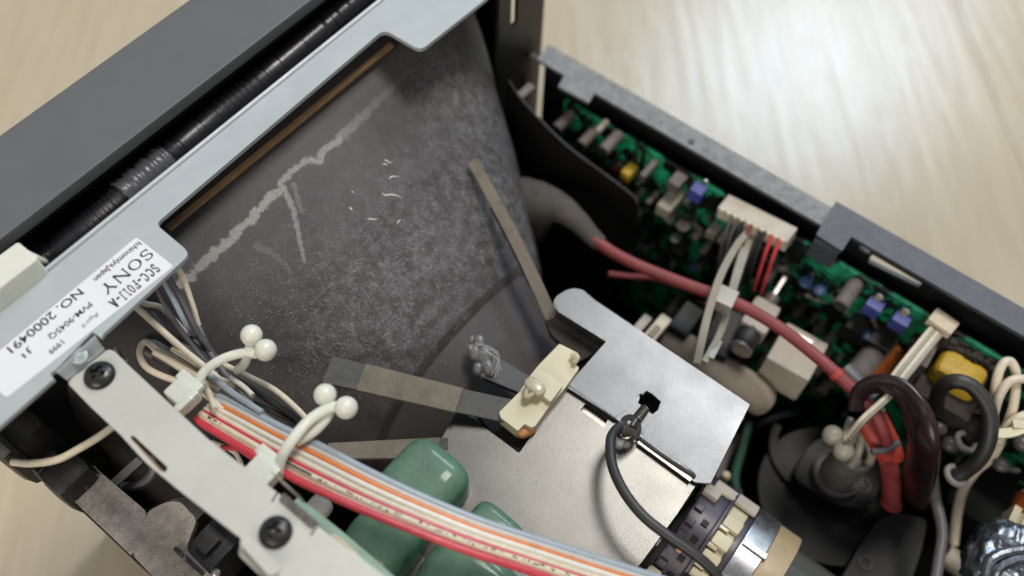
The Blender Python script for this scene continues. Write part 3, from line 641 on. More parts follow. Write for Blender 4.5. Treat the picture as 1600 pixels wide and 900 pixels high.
# dark patch under the strips: yoke side of the cone
t = thing('glue_lump', 'cloudy glue lump with stray fibres on the dark side of the cone', 'glue lump')
gb = []
for (px, py, r, z) in ((749, 535, 2.0, 150), (742, 552, 2.4, 149), (757, 558, 3.0, 148), (762, 575, 2.6, 148), (747, 577, 2.0, 147), (735, 545, 1.2, 150), (737, 530, 1.0, 151), (757, 586, 1.4, 147)): gb.append(superbox(P(px, py, z), norm(np.array([1, random.random(), .3])), norm(np.array([-.5, 1, 0])), EZ, r, r * .8, r * .8, 2.4, 7))
part('glue', gb, m_glue, t)
part('dark_lug', [quad_slab([(765, 550), (832, 590), (815, 615), (750, 588)], 147.5, 146, 2.0)], m_darkclip, t, bevel=.3)
part('fibres', [tube([P(750 + random.uniform(-8, 12), 540 + random.uniform(-8, 10), 152), P(768 + random.uniform(-5, 8), 548 + random.uniform(-6, 10), 153), P(776 + random.uniform(-5, 8), 562 + random.uniform(-6, 10), 152), P(772 + random.uniform(-8, 12), 580 + random.uniform(-10, 10), 150)], .09, 4, 5) for _ in range(6)], m_fibre, t, kind='stuff')
part('crescent_scratch', [strip([P(752, 645, 150), P(768, 658, 150), P(772, 652, 150)], .3, .2, EZ, 3)], m_greywire, t)
# ================================================================== shield can
t = thing('shield_can', 'bare steel shield of two overlapping plates over the tube neck', 'metal shield')
zA = 152.0
hole = [(1009, 613), (1017, 617), (1032, 630), (1030, 634), (1028, 642), (1019, 649), (1012, 644), (996, 631), (999, 624), (997, 619), (1001, 617), (1003, 620)]
part('upper_plate', pixsheet([(862, 482), (868, 468), (890, 457), (908, 459), (928, 476), (1168, 638), (1110, 756), (1086, 753), (1000, 684), (960, 652), (885, 604), (946, 538), (868, 489)], zA, 1.0, [1.3, 1.3, 1.3, 1.3, 1.0, .3, .4, .4, .2, .2, .3, .3, 1.0], holes=[hole], zf=lambda x, y: zA + .11 * (x - 99)), m_shield2, t, bevel=.25)
part('plate_edge', strip([P(868, 490, zA - 2), P(946, 540, zA - 2)], .8, 3.5, EZ, 2), m_steeldark, t)
zB = lambda x, y: 150.2 - .03 * max(0, 99 - x)
lowB = [(884, 607), (960, 655), (1000, 688), (1088, 757), (1060, 800), (1010, 868), (985, 900), (940, 960), (700, 960), (560, 900), (700, 720), (686, 690), (712, 644), (728, 645), (811, 707)]
part('lower_plate', pixsheet(lowB, 150, 1.0, .6, holes=[[(907, 641), (914, 631), (920, 631), (950, 655), (944, 668)]], zf=zB), m_shield, t, bevel=.2)
part('slot_bar', obox(P(930, 650, 147.8), norm(P(950, 664, 148) - P(912, 637, 148)), norm(np.cross(EZ, norm(P(950, 664, 148) - P(912, 637, 148)))), EZ, 9, 3.6, 1), m_steeldark, t, bevel=.4)
part('folded_rib', [tube([P(888, 603, zA - .5), P(925, 628, zA - .5), P(962, 655, zA - .5)], .45, 8), tube([P(998, 682, zA + .2), P(1040, 713, zA + .2), P(1078, 738, zA + .2), P(1084, 746, zA - .5)], .75, 10), strip([P(998, 690, zA - .8), P(1080, 750, zA - .8)], 1.6, 1.4, EZ, 2)], m_steeldark, t, 'shiny folded rib along the seam of the two plates')
for pa, pb, zc_, hh_ in ((( 1166, 640), (1110, 753), 151, 22), ((932, 482), (1164, 640), 151, 25), ((728, 649), (810, 706), 146, 22)):
    a_, b_ = P(*pa, zc_), P(*pb, zc_); d_ = norm(b_ - a_); n_ = np.cross(EZ, d_); md = (P(980, 650, 150) - a_); n_ = n_ * (1 if n_ @ md > 0 else -1)
    part('box_wall', obox((a_ + b_) / 2 - [0, 0, hh_ / 2 + .2] + n_ * .8, d_, n_, EZ, np.linalg.norm(b_ - a_), .9, hh_), m_shield, t)
part('void_shade', box(76, 123, 6, 46, 146, 147), m_ink, t)  # black sheet in place of the unlit space behind the plate holes
part('foam_pad', pixsheet([(850, 490), (866, 478), (905, 505), (940, 535), (935, 548), (905, 565), (860, 520)], 147, 3, 1), m_foam, t)
part('foam_pad', pixsheet([(740, 640), (800, 628), (812, 665), (825, 690), (808, 706), (780, 690)], 146.5, 2.5, .6), m_foam, t)
pts = cat_points([P(1008, 638, 154), P(988, 664, 157)], 40)
ax = norm(pts[-1] - pts[0])
part('screw', [tube([P(1008, 637, 154), P(986, 668, 157.2)], .85, 12, 6)] + [ring(pts[0] + ax * (.5 + .95 * k), ax, 1.2, .26, 18, 6) for k in range(6)], m_steeldark, t, 'upturned threaded screw tip through the ring terminal')
# ================================================================== cream holder
t = thing('plastic_holder', 'yellowed cream plastic wedge holder clipped to the edge of the steel shield', 'plastic holder')
part('holder_body', pixsheet([(874, 537), (904, 552), (901, 560), (896, 566), (905, 575), (885, 603), (878, 612), (860, 632), (836, 666), (830, 668), (820, 662), (809, 673), (782, 652), (780, 644), (812, 612), (826, 590), (842, 570)], 154.5, 5, .35), m_beige, t, bevel=.45)
part('clip_tongue', [pixsheet([(841, 579), (856, 583), (880, 602), (860, 628), (845, 615), (826, 593)], 156.6, 2.0, .5)], m_beige, t, bevel=.4)
part('clip_nose', [superbox(P(836, 604, 157.8), norm(P(850, 612, 157) - P(826, 592, 157)), norm(np.cross(EZ, norm(P(850, 612, 157) - P(826, 592, 157)))), EZ, 3.2, 2.0, 1.2, 3, 6), tube([P(826, 600, 157.6), P(822, 620, 157.4), P(838, 612, 158)], .7, 8)], m_beige2, t)
part('tie_hook', tube([P(893, 556, 156), P(902, 558, 157), P(898, 566, 156)], .8, 8), m_beige, t)
single('orange_bead', superbox(P(822, 674, 151), norm(P(836, 666, 150) - P(810, 680, 150)), EY, EZ, 2.8, 1.7, 1.7, 2.6, 8), m_orangebead, 'small orange resin bead under the cream holder', 'resin bead')
# ================================================================== ground wire
t = thing('ground_wire', 'thick black ground wire looping over the steel shield from a ring terminal', 'wire')
gw = [P(976, 664, 158), P(962, 672, 160), P(954, 690, 162), P(957, 728, 164), P(975, 768, 166), P(1005, 806, 167), P(1045, 838, 167), P(1088, 868, 166), P(1118, 897, 164), P(1140, 940, 160)]
part('insulation', tube(gw, 1.35, 14, 10), m_blackwire, t)
part('ring_terminal', [annulus(P(984, 668, 156.5), norm(np.array([.15, -.5, .8])), 1.9, 3.5, 0, .7, 32), tube([P(990, 679, 157), P(974, 670, 158.4), P(968, 663, 158.5)], lambda u: 1.5, 10, 5), ring(P(976, 679, 157.4), (.3, .3, .8), 1.7, .5, 20, 6)], m_steeldark, t)
# ================================================================== film capacitors
def filmcap(pc, z, ang_, a, b, h, label, tilt=0):
    tt = thing('film_capacitor', label, 'capacitor', 'green film capacitors'); c = P(*pc, z)
    ca, sa = math.cos(math.radians(ang_)), math.sin(math.radians(ang_)); ax_ = np.array([ca, sa, 0]); ay_ = np.array([-sa, ca, 0]); az_ = EZ
    if tilt: ti = math.radians(tilt); ay_, az_ = ay_ * math.cos(ti) + EZ * math.sin(ti), EZ * math.cos(ti) - ay_ * math.sin(ti)
    part('body', superbox(c - az_ * h, ax_, ay_, az_, a, b, h, 4.2, 14), m_green, tt, sharp=180)
    for s_ in (-1, 1): part('lead', tube([c - az_ * (2 * h) + ax_ * a * .6 * s_ + az_ * 3, c - az_ * (2 * h + 25) + ax_ * a * .6 * s_], .4, 6, 2), m_tin, tt)
filmcap((658, 745), 162, -92, 10, 10.5, 10, 'upper green film capacitor half under the ribbon cable, beside the steel shield', 0)
filmcap((598, 828), 164, -92, 8.5, 8.5, 10, 'green film capacitor below the ribbon next to the mint board edge')
filmcap((770, 825), 156, -92, 8, 6, 9, 'small green film capacitor peeking out above the ribbon on the steel shield')
filmcap((735, 905), 160, -92, 13, 9.5, 10, 'green film capacitor cut off by the bottom edge of the photo below the ribbon')
single('fixing_post', superbox(P(680, 850, 140), EX, EY, EZ, 8, 7, 9, 5, 8), m_darkclip, 'dark bluish block between the two lower green capacitors', 'block')
# ================================================================== ribbon cable
t = thing('ribbon_cable', 'flat bundle of red, cream, orange and grey wires crossing the bottom', 'ribbon cable')
top = [(338, 622), (352, 622), (430, 662), (500, 695), (580, 737), (660, 775), (750, 812), (850, 845), (950, 877), (1060, 912), (1150, 945)]
bot = [(306, 655), (320, 668), (410, 722), (470, 757), (560, 798), (640, 830), (730, 864), (820, 893), (900, 920), (1000, 950), (1100, 985)]
zz = [172, 174, 178, 180, 180, 179, 177, 174, 171, 168, 166]
wl = [(m_bluewire, .92, 0), (m_greyish, .7, .3), (m_orange, .7, .5), (m_whitewire, .78, .3), (m_greyish, .55, -.2), (m_cream, .72, .3), (m_redwire, .62, .3), (m_cream, .8, .45), (m_cream, .72, -.1), (m_redwire, .95, .2)]
nw = len(wl); pos = [0.02, .15, .245, .35, .44, .52, .615, .72, .81, .95]
lb = ['grey blue', 'warm grey', 'orange', 'white', 'grey', 'cream', 'thin red', 'printed cream', 'cream', 'thick red']
for k, (mt, r, dz) in enumerate(wl):
    pts = []
    for (a, b, z) in zip(top, bot, zz):
        u = pos[k]; px, py = a[0] + (b[0] - a[0]) * u, a[1] + (b[1] - a[1]) * u
        pts.append(P(px, py, z + dz + random.uniform(-.15, .15)))
    o = part('wire', tube(pts, r, 12, 8), mt, t, lb[k] + ' wire of the ribbon')
    if k == 7:
        path = cat_points(pts, 24); T_, N_, B_ = frames(path); pr = []
        for i in range(20, len(path) - 2):
            if random.random() < .62: continue
            p_ = path[i] + N_[i] * (r + .02); L_ = random.uniform(.25, .75); w_ = random.uniform(.18, .5)
            dx_, dw_ = T_[i] * L_ / 2, B_[i] * w_ / 2
            o2 = random.uniform(-.22, .22); p_ = p_ + B_[i] * o2
            pr.append(([p_ - dx_ - dw_, p_ + dx_ - dw_, p_ + dx_ + dw_, p_ - dx_ + dw_], [(0, 1, 2, 3)]))
        part('printed_marks', pr, m_ink, o, kind='stuff', recalc=False)
        seg_ = path[60:76]; part('dark_streak', tube([q + N_[60] * .55 for q in seg_[::3]], .42, 8, 3), m_greywire, o)
# ================================================================== harness wires
t = thing('wire_harness', 'loose bundle of cream and grey wires fanning out under the plate', 'wire bundle')
def W_(pix, z0, z1, m, r, lab=None, bul=0):
    n = len(pix); pts = [P(a, b, z0 + (z1 - z0) * i / (n - 1) + bul * math.sin(math.pi * i / (n - 1))) for i, (a, b) in enumerate(pix)]
    part('wire', tube(pts, r, 10, 8), m, t, lab)
W_([(272, 408), (286, 434), (298, 468), (310, 508)], 192, 177, m_cream, .75)
W_([(308, 505), (325, 545), (348, 580), (400, 640), (460, 680)], 174, 170, m_greywire, .9)
W_([(252, 432), (272, 470), (290, 505), (303, 522)], 190, 174, m_bluewire, .7, 'grey blue wire')
W_([(240, 440), (262, 485), (285, 520), (325, 570)], 189, 172, m_greywire, .7)
W_([(262, 430), (285, 470), (310, 520), (340, 562)], 190, 171, m_greywire, .75)
W_([(196, 466), (222, 488), (248, 512), (285, 545), (330, 582), (370, 618)], 188, 171, m_cream, .85)
W_([(200, 460), (226, 474), (250, 480), (272, 500), (292, 522)], 186, 173, m_cream, .75)
W_([(291, 521), (312, 542), (335, 568), (372, 600)], 173, 171, m_greywire, .85)
W_([(205, 462), (232, 484), (262, 520), (296, 552), (335, 590)], 184, 170, m_greywire, .7)
W_([(330, 595), (280, 560), (240, 535), (212, 520), (200, 524), (208, 538), (240, 556), (290, 590)], 168, 166, m_greyw2, .95, 'grey wire bent into a loop', 4)
W_([(345, 610), (290, 575), (250, 552), (228, 534), (218, 550), (228, 573), (260, 590), (305, 602)], 172, 168, m_cream, .85, 'cream wire bent into a loop', 3)
W_([(240, 550), (270, 568), (310, 596), (345, 625)], 174, 171, m_cream, .75)
W_([(238, 562), (270, 580), (320, 605)], 168, 166, m_greywire, .75)
W_([(240, 523), (270, 530), (300, 550), (340, 585)], 170, 167, m_greyw2, .7)
W_([(350, 570), (392, 590), (430, 610), (465, 640), (490, 668)], 172, 172, m_cream, .75)
W_([(345, 580), (390, 606), (430, 632), (465, 655), (485, 680)], 168, 170, m_blackwire, .85)
W_([(350, 592), (380, 622), (420, 640), (450, 655), (470, 672)], 167, 168, m_blackwire, .7)
W_([(360, 590), (380, 604), (395, 618)], 174, 175, m_whitewire, .7)
W_([(300, 605), (322, 618), (350, 640)], 172, 175, m_whitewire, .75)
W_([(310, 570), (345, 600), (375, 622), (410, 645)], 174, 178, m_bluewire, .8)
W_([(290, 572), (318, 600), (330, 622), (336, 640)], 172, 178, m_cream, .75)
W_([(345, 585), (372, 606), (400, 640), (430, 662)], 171, 176, m_greyw2, .7)
W_([(215, 505), (236, 545), (262, 575), (300, 598)], 165, 168, m_greywire, .8)
W_([(268, 545), (300, 565), (330, 585), (362, 600), (395, 622)], 175, 172, m_cream, .6)
W_([(172, 500), (176, 530), (186, 560)], 176, 170, m_greyw2, .6)
W_([(184, 490), (188, 530), (200, 565)], 174, 168, m_greyw2, .6)
W_([(345, 700), (370, 700), (395, 715)], 165, 165, m_redwire, .8)
W_([(330, 690), (365, 706), (380, 730)], 160, 158, m_cream, .6)
single('loose_wire', tube([P(20, 722, 168), P(50, 724, 170), P(90, 718, 172), P(125, 700, 174), (P(155, 682, 176)), P(180, 664, 176)], .95, 12, 8), m_cream, 'cream wire drooping below the plate at the far left', 'wire')
# ================================================================== bead ties
def beadtie(balls, z, straps, label, mt=None, rb=2.75, cat='cable tie', rs=1.2, group='bead cable ties'):
    mt = mt or m_nylon; tt = thing('bead_tie', label, cat, group)
    for (px, py), dz in zip(balls, (0, .6, 0, 0)): part('bead', ball(P(px, py, z + dz), rb), mt, tt)
    for s_ in straps:
        part('strap', tube([P(a, b, zq) for a, b, zq in s_[0]], s_[1] if len(s_) > 1 else rs, 12, 8, flat=.75), mt, tt)
    return tt
beadtie([(393, 524), (415, 547)], 184, [([(412, 548, 183), (400, 553, 182), (383, 551, 182), (350, 560, 182), (322, 578, 181), (308, 600, 180), (305, 622, 177)], 1.25), ([(393, 530, 183), (388, 550, 182), (382, 568, 178), (370, 580, 174)], 1.2)], 'white bead tie gathering the cream and grey wires, at the top of the bundle')
beadtie([(508, 617), (541, 637)], 186, [([(538, 636, 186), (515, 637, 186), (485, 655, 186), (460, 683, 186), (440, 715, 184), (434, 745, 180)], 1.35), ([(512, 625, 185), (514, 645, 184), (492, 672, 183), (462, 690, 183)], 1.3)], 'white bead tie wrapped round the red and cream ribbon cable')
def clampfoot(pc, z, label):
    tt = thing('tie_mount', label, 'cable mount', 'white tie mounts')
    c = P(*pc, z); ax_ = norm(P(pc[0] + 30, pc[1] + 25, z) - c); ay_ = np.cross(EZ, ax_)
    part('mount_body', [obox(c, ax_, ay_, EZ, 7, 5.5, 4.5)], m_nylon, tt, bevel=.8)
    part('mount_arm', [obox(c + ax_ * -1.5 + ay_ * 3.5 + [0, 0, -.4], ax_, ay_, EZ, 7.5, 3, 2.2)], m_nylon, tt, bevel=.7)
    part('mount_arm', [obox(c + ax_ * 3 - ay_ * 1.5 + [0, 0, 1.2], ax_, ay_, EZ, 2.2, 5, 4)], m_nylon, tt, bevel=.8)
clampfoot((286, 618), 181, 'white nylon tie mount beside the steel bracket at the ribbon start')
clampfoot((412, 738), 183, 'white nylon tie mount on the bracket edge under the second bead tie')
# ================================================================== insulating sheet
t = thing('insulator_sheet', 'black plastic divider sheet with a rounded corner in front of the green board', 'divider')
tp = [P(795, 125, 150), P(818, 158, 148), P(880, 222, 142), P(940, 268, 136), P(985, 302, 132), P(996, 318, 130), P(997, 345, 122)]
tp = cat_points(tp, 6); V_ = []; Fc_ = []
for p in tp: V_ += [p, np.array([p[0] - 8, p[1] + 4, 45.])]
Fc_ = [(2 * i, 2 * i + 1, 2 * i + 3, 2 * i + 2) for i in range(len(tp) - 1)]; nV = len(V_)
V_ = V_ + [v + np.array([-.5, -.4, 0]) for v in V_]; Fc_ = Fc_ + [tuple(i + nV for i in q[::-1]) for q in Fc_] + [(2 * i, 2 * i + 2, 2 * i + 2 + nV, 2 * i + nV) for i in range(len(tp) - 1)]
part('sheet', (V_, Fc_), mat('black_sheet', (.006, .0055, .005), .5, 0, .3, 100), t)
part('sheet_edge', tube([p + np.array([0, 0, .1]) for p in tp[::3]], .22, 6, 3), m_greywire, t)
# ================================================================== anode boot + cable
t = thing('anode_cable', 'thick red high voltage cable with a dusty rubber boot on the cone', 'cable')
def boot_r(u): return np.interp(u, [0, .12, .25, .4, .55, .7, .8, 1], [13, 10.5, 7.6, 5.2, 4.0, 3.4, 3.1, 2.8])
part('rubber_boot', tube([P(822, 330, 127), P(845, 322, 133), P(874, 325, 137.5), P(902, 345, 138), P(922, 366, 137.5), P(938, 382, 137.5)], boot_r, 28, 10, flat=.85), m_rubber, t)
ca_ = [P(928, 374, 138), P(960, 396, 138), P(1000, 416, 138.5), P(1060, 440, 139), P(1110, 458, 140), P(1160, 478, 141), P(1215, 510, 141), P(1265, 548, 140), P(1300, 578, 140), P(1330, 606, 139), P(1362, 640, 138), P(1382, 680, 134), P(1392, 720, 120)]
part('cable', tube(ca_, 1.95, 16, 8), m_anode, t)
part('end_sleeve', tube([P(1303, 581, 140.3), P(1310, 588, 140)], 2.15, 14, 4), m_redbright, t, 'brighter red sleeve near the black loop')
part('grey_wrap', tube([P(1318, 578, 137), P(1340, 600, 137), P(1360, 625, 136)], 3.1, 14, 8), m_greywire, t)
single('red_wire', tube([P(950, 428, 120), P(985, 432, 118), P(1020, 434, 116), P(1060, 445, 112)], 1.1, 10, 6), m_anode, 'thin dark red wire behind the thick red cable near the rubber boot', 'wire')
# ================================================================== tie around the red cable
t = thing('flat_tie', 'tall grey white nylon tie standing around the red cable', 'cable tie')
part('strap', strip([P(1168, 362, 143), P(1150, 385, 147), P(1128, 425, 150), P(1112, 470, 150), P(1100, 515, 148), P(1088, 568, 143)], lambda u: 2.2 + .4 * u, .9, norm(np.array([-.6, -.2, .7])), 8), m_nylon2, t, bevel=.2)
part('strap', strip([P(1172, 366, 141), P(1160, 400, 141), P(1148, 440, 141), P(1140, 470, 140), P(1125, 520, 137), P(1100, 566, 138)], lambda u: 3.4 - 1.6 * u, .9, norm(np.array([-.3, -.3, .9])), 8), m_nylon2, t, bevel=.2)
part('strap_tail', strip([P(1110, 560, 138), P(1118, 545, 137), P(1124, 533, 136)], 1.8, .9, EZ, 4), m_nylon2, t)
ax_ = norm(P(1150, 478, 143) - P(1110, 460, 143)); ay_ = np.cross(EZ, ax_)
part('tie_lock', [obox(P(1128, 467, 142.5), ax_, ay_, EZ, 8, 6.5, 5.5), obox(P(1108, 488, 142.5), norm(P(1120, 480, 142) - P(1100, 498, 142)), ay_, EZ, 4.5, 2.5, 2)], m_nylon2, t, bevel=.5)
# ================================================================== circuit board on the right wall
t = thing('circuit_board', 'green circuit board standing along the right side wall, crowded with components', 'circuit board')
XB = 190.0
part('board', box(XB, XB + 1.6, -145, 118, 40, 141.5), m_pcb, t)
tr = []
for _ in range(330):
    y, z = random.uniform(-75, 116), random.uniform(60, 137); L_ = random.uniform(3, 14); k = random.choice([0, 0, 1])
    tr.append(box(XB - .12, XB - .02 - random.uniform(0, .04), y, y + (L_ if k else random.uniform(.5, 1.6)), z, min(141, z + (random.uniform(.5, 2.4) if k else L_))))
part('shade_traces', tr, m_traceshade, t, kind='stuff', recalc=True)  # dark bars serve as traces and as painted shadows between components
def ccyl(px, py, L_, r, m, name='electrolytic_capacitor', lab=None, top=None):
    b = PX(px, py, XB); prof = [(0, r * .95), (.3, r), (L_ - .8, r), (L_ - .3, r * .97), (L_, r * .85)]
    o = part(name, lathe(b, -EX, prof, 18), m, t, lab)
    if top: part('end_cap', lathe(b - EX * (L_ + .02), -EX, [(0, r * .8), (.25, r * .8)], 18), top, o)
    return o
def cbox(px, py, L_, sy, sz, m, name='component_block', lab=None, rot=0, bv=.3, gap=.2):
    b = PX(px, py, XB); cr, sr = math.cos(rot), math.sin(rot)
    return part(name, obox(b - EX * (L_ / 2 + gap), EX, np.array([0, cr, sr]), np.array([0, -sr, cr]), L_, sy, sz), m, t, lab, bevel=bv)
def disc(px, py, L_, r, m, name='disc_capacitor', lab=None, rot=0):
    b = PX(px, py, XB); return part(name, [superbox(b - EX * L_, EX, np.array([0, math.cos(rot), math.sin(rot)]), np.array([0, -math.sin(rot), math.cos(rot)]), r, r, r * .42, 2.3, 8), tube([b, b - EX * L_ + [0, r * .5, 0]], .25, 5, 2), tube([b - EY * 1, b - EX * L_ - [0, r * .5, 0]], .25, 5, 2)], m, t, lab)
ccyl(893, 178, 9, 2.1, m_capgrey, top=m_darkpart); ccyl(930, 204, 8.5, 2.0, m_capgrey, top=m_darkpart); ccyl(967, 210, 9.5, 2.2, m_capgrey, top=m_darkpart)
ccyl(948, 190, 6, 1.2, m_tan)
cbox(990, 262, 5.5, 3.6, 4.6, m_yellow, lab='small yellow block on the board'); cbox(968, 258, 3, 3, 3, m_anode, lab='small red block on the board')
cbox(1026, 253, 9, 2.2, 3.4, m_capgrey)
cbox(1066, 276, 6, 4.4, 4.5, m_capgrey, name='trimmer', lab='grey trimmer'); cbox(1062, 300, 11, 5.2, 5, m_tan)
b_ = cbox(1096, 294, 4.5, 4.6, 5.4, m_bluepart, name='trimmer', lab='violet blue trimmer near the white connector')
part('adjusting_screw', lathe(PX(1103, 284, XB - 4), (-1, .3, .3), [(0, 1), (1, .9)], 12), m_tin, b_)
disc(1082, 335, 6, 2.4, m_tan, lab='tan disc capacitor'); disc(1072, 352, 7, 2.0, m_tin)
# white connector plug
cc = [PX(1143, 316, XB - 1), PX(1236, 362, XB - 1)]
o = part('pin_header', obox((cc[0] + cc[1]) / 2 - EX * 3, EX, norm(cc[1] - cc[0]), norm(np.cross(EX, norm(cc[1] - cc[0]))), 7, 25, 5.2), m_creampart, t, 'cream many-pin connector on the board', bevel=.4)
dv = norm(cc[1] - cc[0])
for k in range(10):
    part('contact_slot', obox((cc[0] + cc[1]) / 2 + dv * (k - 4.5) * 2.4 - EX * 6.6 + [0, 0, 1.4], EX, dv, norm(np.cross(EX, dv)), 1.2, 1.1, 3.4), m_beige, o)
for k, (mt_, dx) in enumerate(((m_greywire, -40), (m_greywire, -32), (m_darkpart, -24), (m_anode, -12), (m_darkpart, 4), (m_darkpart, 10), (m_redwire, 22), (m_redwire, 34))):
    px, py = 1190 + dx, 352 + dx * .5
    part('lead_wire', tube([PX(px, py, XB - 5), PX(px - 8, py + 12, XB - 9), PX(px - 20, py + 45, XB - 14), PX(px - 28 - k, py + 90, XB - 16)], .6, 8, 6), mt_, t, None)
# dark / dusty mix
for (px, py, L_, r, mt_, tp_) in ((1215, 415, 9, 1.7, m_capgrey, m_darkpart), (1338, 442, 11, 2.7, m_capgrey, m_darkpart), (1040, 395, 6, 1.4, m_darkpart, None), (1010, 350, 5, 1.2, m_darkpart, None), (1110, 395, 8, 1.8, m_darkpart, m_capgrey), (1300, 520, 8, 1.4, m_capgrey, None), (1260, 470, 7, 1.8, m_darkpart, m_capgrey), (1170, 545, 20, 3.0, m_darkpart, m_tin), (1060, 470, 8, 2, m_tan, None), (1350, 560, 9, 2, m_darkpart, m_capgrey), (1290, 560, 8, 1.5, m_capgrey, None), (1445, 575, 9, 1.8, m_tan, None), (1050, 545, 12, 3.4, m_darkpart, m_capgrey)):
    ccyl(px, py, L_, r, mt_, top=tp_)
for (px, py) in ((1270, 425), (1292, 437)): disc(px, py, 5, 2.2, m_bluecap, lab='small blue dipped capacitor')
disc(1367, 508, 5, 2.0, m_bluecap, lab='bright blue dipped capacitor'); disc(1148, 398, 4, 1.6, m_tan); disc(1095, 402, 5, 1.4, m_bluepart)
for (px, py) in ((1370, 472), (1411, 495)):
    b_ = cbox(px, py, 4.5, 5.2, 5.2, m_bluepart, name='trimmer', lab='violet blue trimmer')
    part('adjusting_screw', lathe(PX(px + 4, py - 8, XB - 4), (-1, .2, .3), [(0, 1.3), (1, 1.1)], 12), m_tan, b_)
cbox(1385, 520, 8, 7, 6, m_darkpart); cbox(1345, 500, 7, 6, 6, m_darkpart); cbox(1072, 375, 8, 5, 4, m_darkpart)
for _ in range(230):
    px, py = random.uniform(900, 1560), 0
    yline = 130 + (px - 860) * .60; py = yline + random.uniform(40, 230)
    p_ = PX(px, py, XB)
    if p_[2] < 60 or p_[2] > 141 or p_[1] < -80: continue
    k = random.random(); L_ = random.uniform(2, 6); mt_ = random.choice([m_darkpart, m_darkpart, m_darkpart, m_capgrey, m_tan, m_fly])
    if k < .35: ccyl(px, py, L_, random.uniform(.8, 1.7), mt_, name='small_capacitor')
    elif k < .6: disc(px, py, random.uniform(2.5, 5), random.uniform(1.0, 1.9), mt_, rot=random.uniform(0, 3))
    elif k < .85:
        q = p_ - EX * random.uniform(1, 3); a_ = random.uniform(0, 3.14); d_ = np.array([0, math.cos(a_), math.sin(a_)])
        part('resistor', [lathe(q - d_ * 2.5, d_, [(0, .6), (.6, .95), (1.4, .75), (3.6, .75), (4.4, .95), (5, .6)], 10), tube([q - d_ * 5 + EX * 2, q - d_ * 4.2, q + d_ * 4.2, q + d_ * 5 + EX * 2], .22, 5, 3)], random.choice([m_tan, m_capgrey, m_darkpart]), t)
    else: cbox(px, py, L_, random.uniform(1.5, 4), random.uniform(1.5, 4), mt_)
# ================================================================== larger parts near the board
t = thing('coil_can', 'grey metal and white cylinder component seen behind the red cable', 'component')
ax_ = norm(P(1150, 560, 122) - P(1200, 480, 122)); c = P(1185, 500, 126)
part('ceramic_body', obox(c, ax_, np.cross(EZ, ax_), EZ, 12, 9, 8), m_paper, t, bevel=1.2)
part('metal_cap', lathe(c + ax_ * 4, ax_, [(0, 3.9), (8.5, 3.9), (9, 3.4)], 24), m_darkpart, t)
part('metal_rim', lathe(c + ax_ * 12.5, ax_, [(0, 3.95), (.6, 3.95)], 24), m_tin, t)
part('terminal_coil', [ring(c - ax_ * (7 + .9 * k) + [0, 0, 1], ax_, 2.2, .35, 18, 6) for k in range(4)] + [obox(c - ax_ * 12 + [1.5, 0, 1], ax_, np.cross(EZ, ax_), EZ, 9, 1.2, 4)], m_tin, t)
t = thing('relay_box', 'pale grey rectangular box component below the red cable', 'component')
ax_ = norm(P(1205, 595, 115) - P(1245, 525, 115)); ay_ = np.cross(EZ, ax_); c = P(1236, 565, 116)
part('case', obox(c, ax_, ay_, EZ, 16, 15, 16), m_paper, t, bevel=1.0)
part('case_slot', obox(c - ax_ * 5 + [0, 0, 8.1], ay_, ax_, EZ, 5, 1.2, .5), m_tin, t)
t = thing('white_sleeve', 'thick pale cream sleeve lying blurred behind the steel shield', 'sleeve')
part('sleeve', tube([P(1040, 528, 112), P(1075, 552, 112), P(1120, 580, 112), P(1170, 610, 110), P(1190, 625, 106)], lambda u: 5.6 + .6 * math.sin(u * 3.1), 22, 8), mat('beige_sleeve', (.42, .35, .27), .7, 0, .12, 150, dust=.2), t)
t = thing('fuse_clip', 'small gold and cream clip behind the shield edge', 'clip')
ax_ = norm(P(1040, 500, 125) - P(1010, 535, 125))
part('clip_body', obox(P(1026, 516, 125), ax_, np.cross(EZ, ax_), EZ, 11, 4, 4), m_beige, t, bevel=.5)
part('clip_spring', obox(P(1022, 518, 127.5), ax_, np.cross(EZ, ax_), EZ, 5, 2, 1), m_tan, t, bevel=.3)
part('side_post', obox(P(1000, 512, 122), ax_, np.cross(EZ, ax_), EZ, 9, 3, 4), m_paper, t, bevel=.4)
t = thing('power_component', 'dark flat box with grey top standing between tie and white cylinder', 'component')
part('case', obox(P(1125, 525, 118), norm(P(1110, 560, 118) - P(1135, 500, 118)), np.cross(EZ, norm(P(1110, 560, 118) - P(1135, 500, 118))), EZ, 18, 9, 8), m_darkpart, t, bevel=.8)
part('case_top', obox(P(1070, 505, 118), norm(P(1050, 530, 118) - P(1080, 490, 118)), np.cross(EZ, norm(P(1050, 530, 118) - P(1080, 490, 118))), EZ, 12, 7, 8), m_fly2, t, bevel=.8)
t = thing('copper_coil', 'orange copper wound coil with a grey core beside the white lead', 'coil')
ax_ = norm(P(1345, 600, 118) - P(1390, 545, 118)); c = P(1372, 575, 118)
part('winding', [lathe(c - ax_ * 9, ax_, [(0, 4.5), (18, 4.5)], 22)] + [ring(c + ax_ * (-8.4 + .7 * k), ax_, 4.55, .3, 20, 5) for k in range(24)], m_copper, t)
part('core', lathe(c - ax_ * 10 + np.cross(EZ, ax_) * -3.5 + [0, 0, 2.2], ax_, [(0, 4.2), (20, 4.2)], 20), m_capgrey, t)
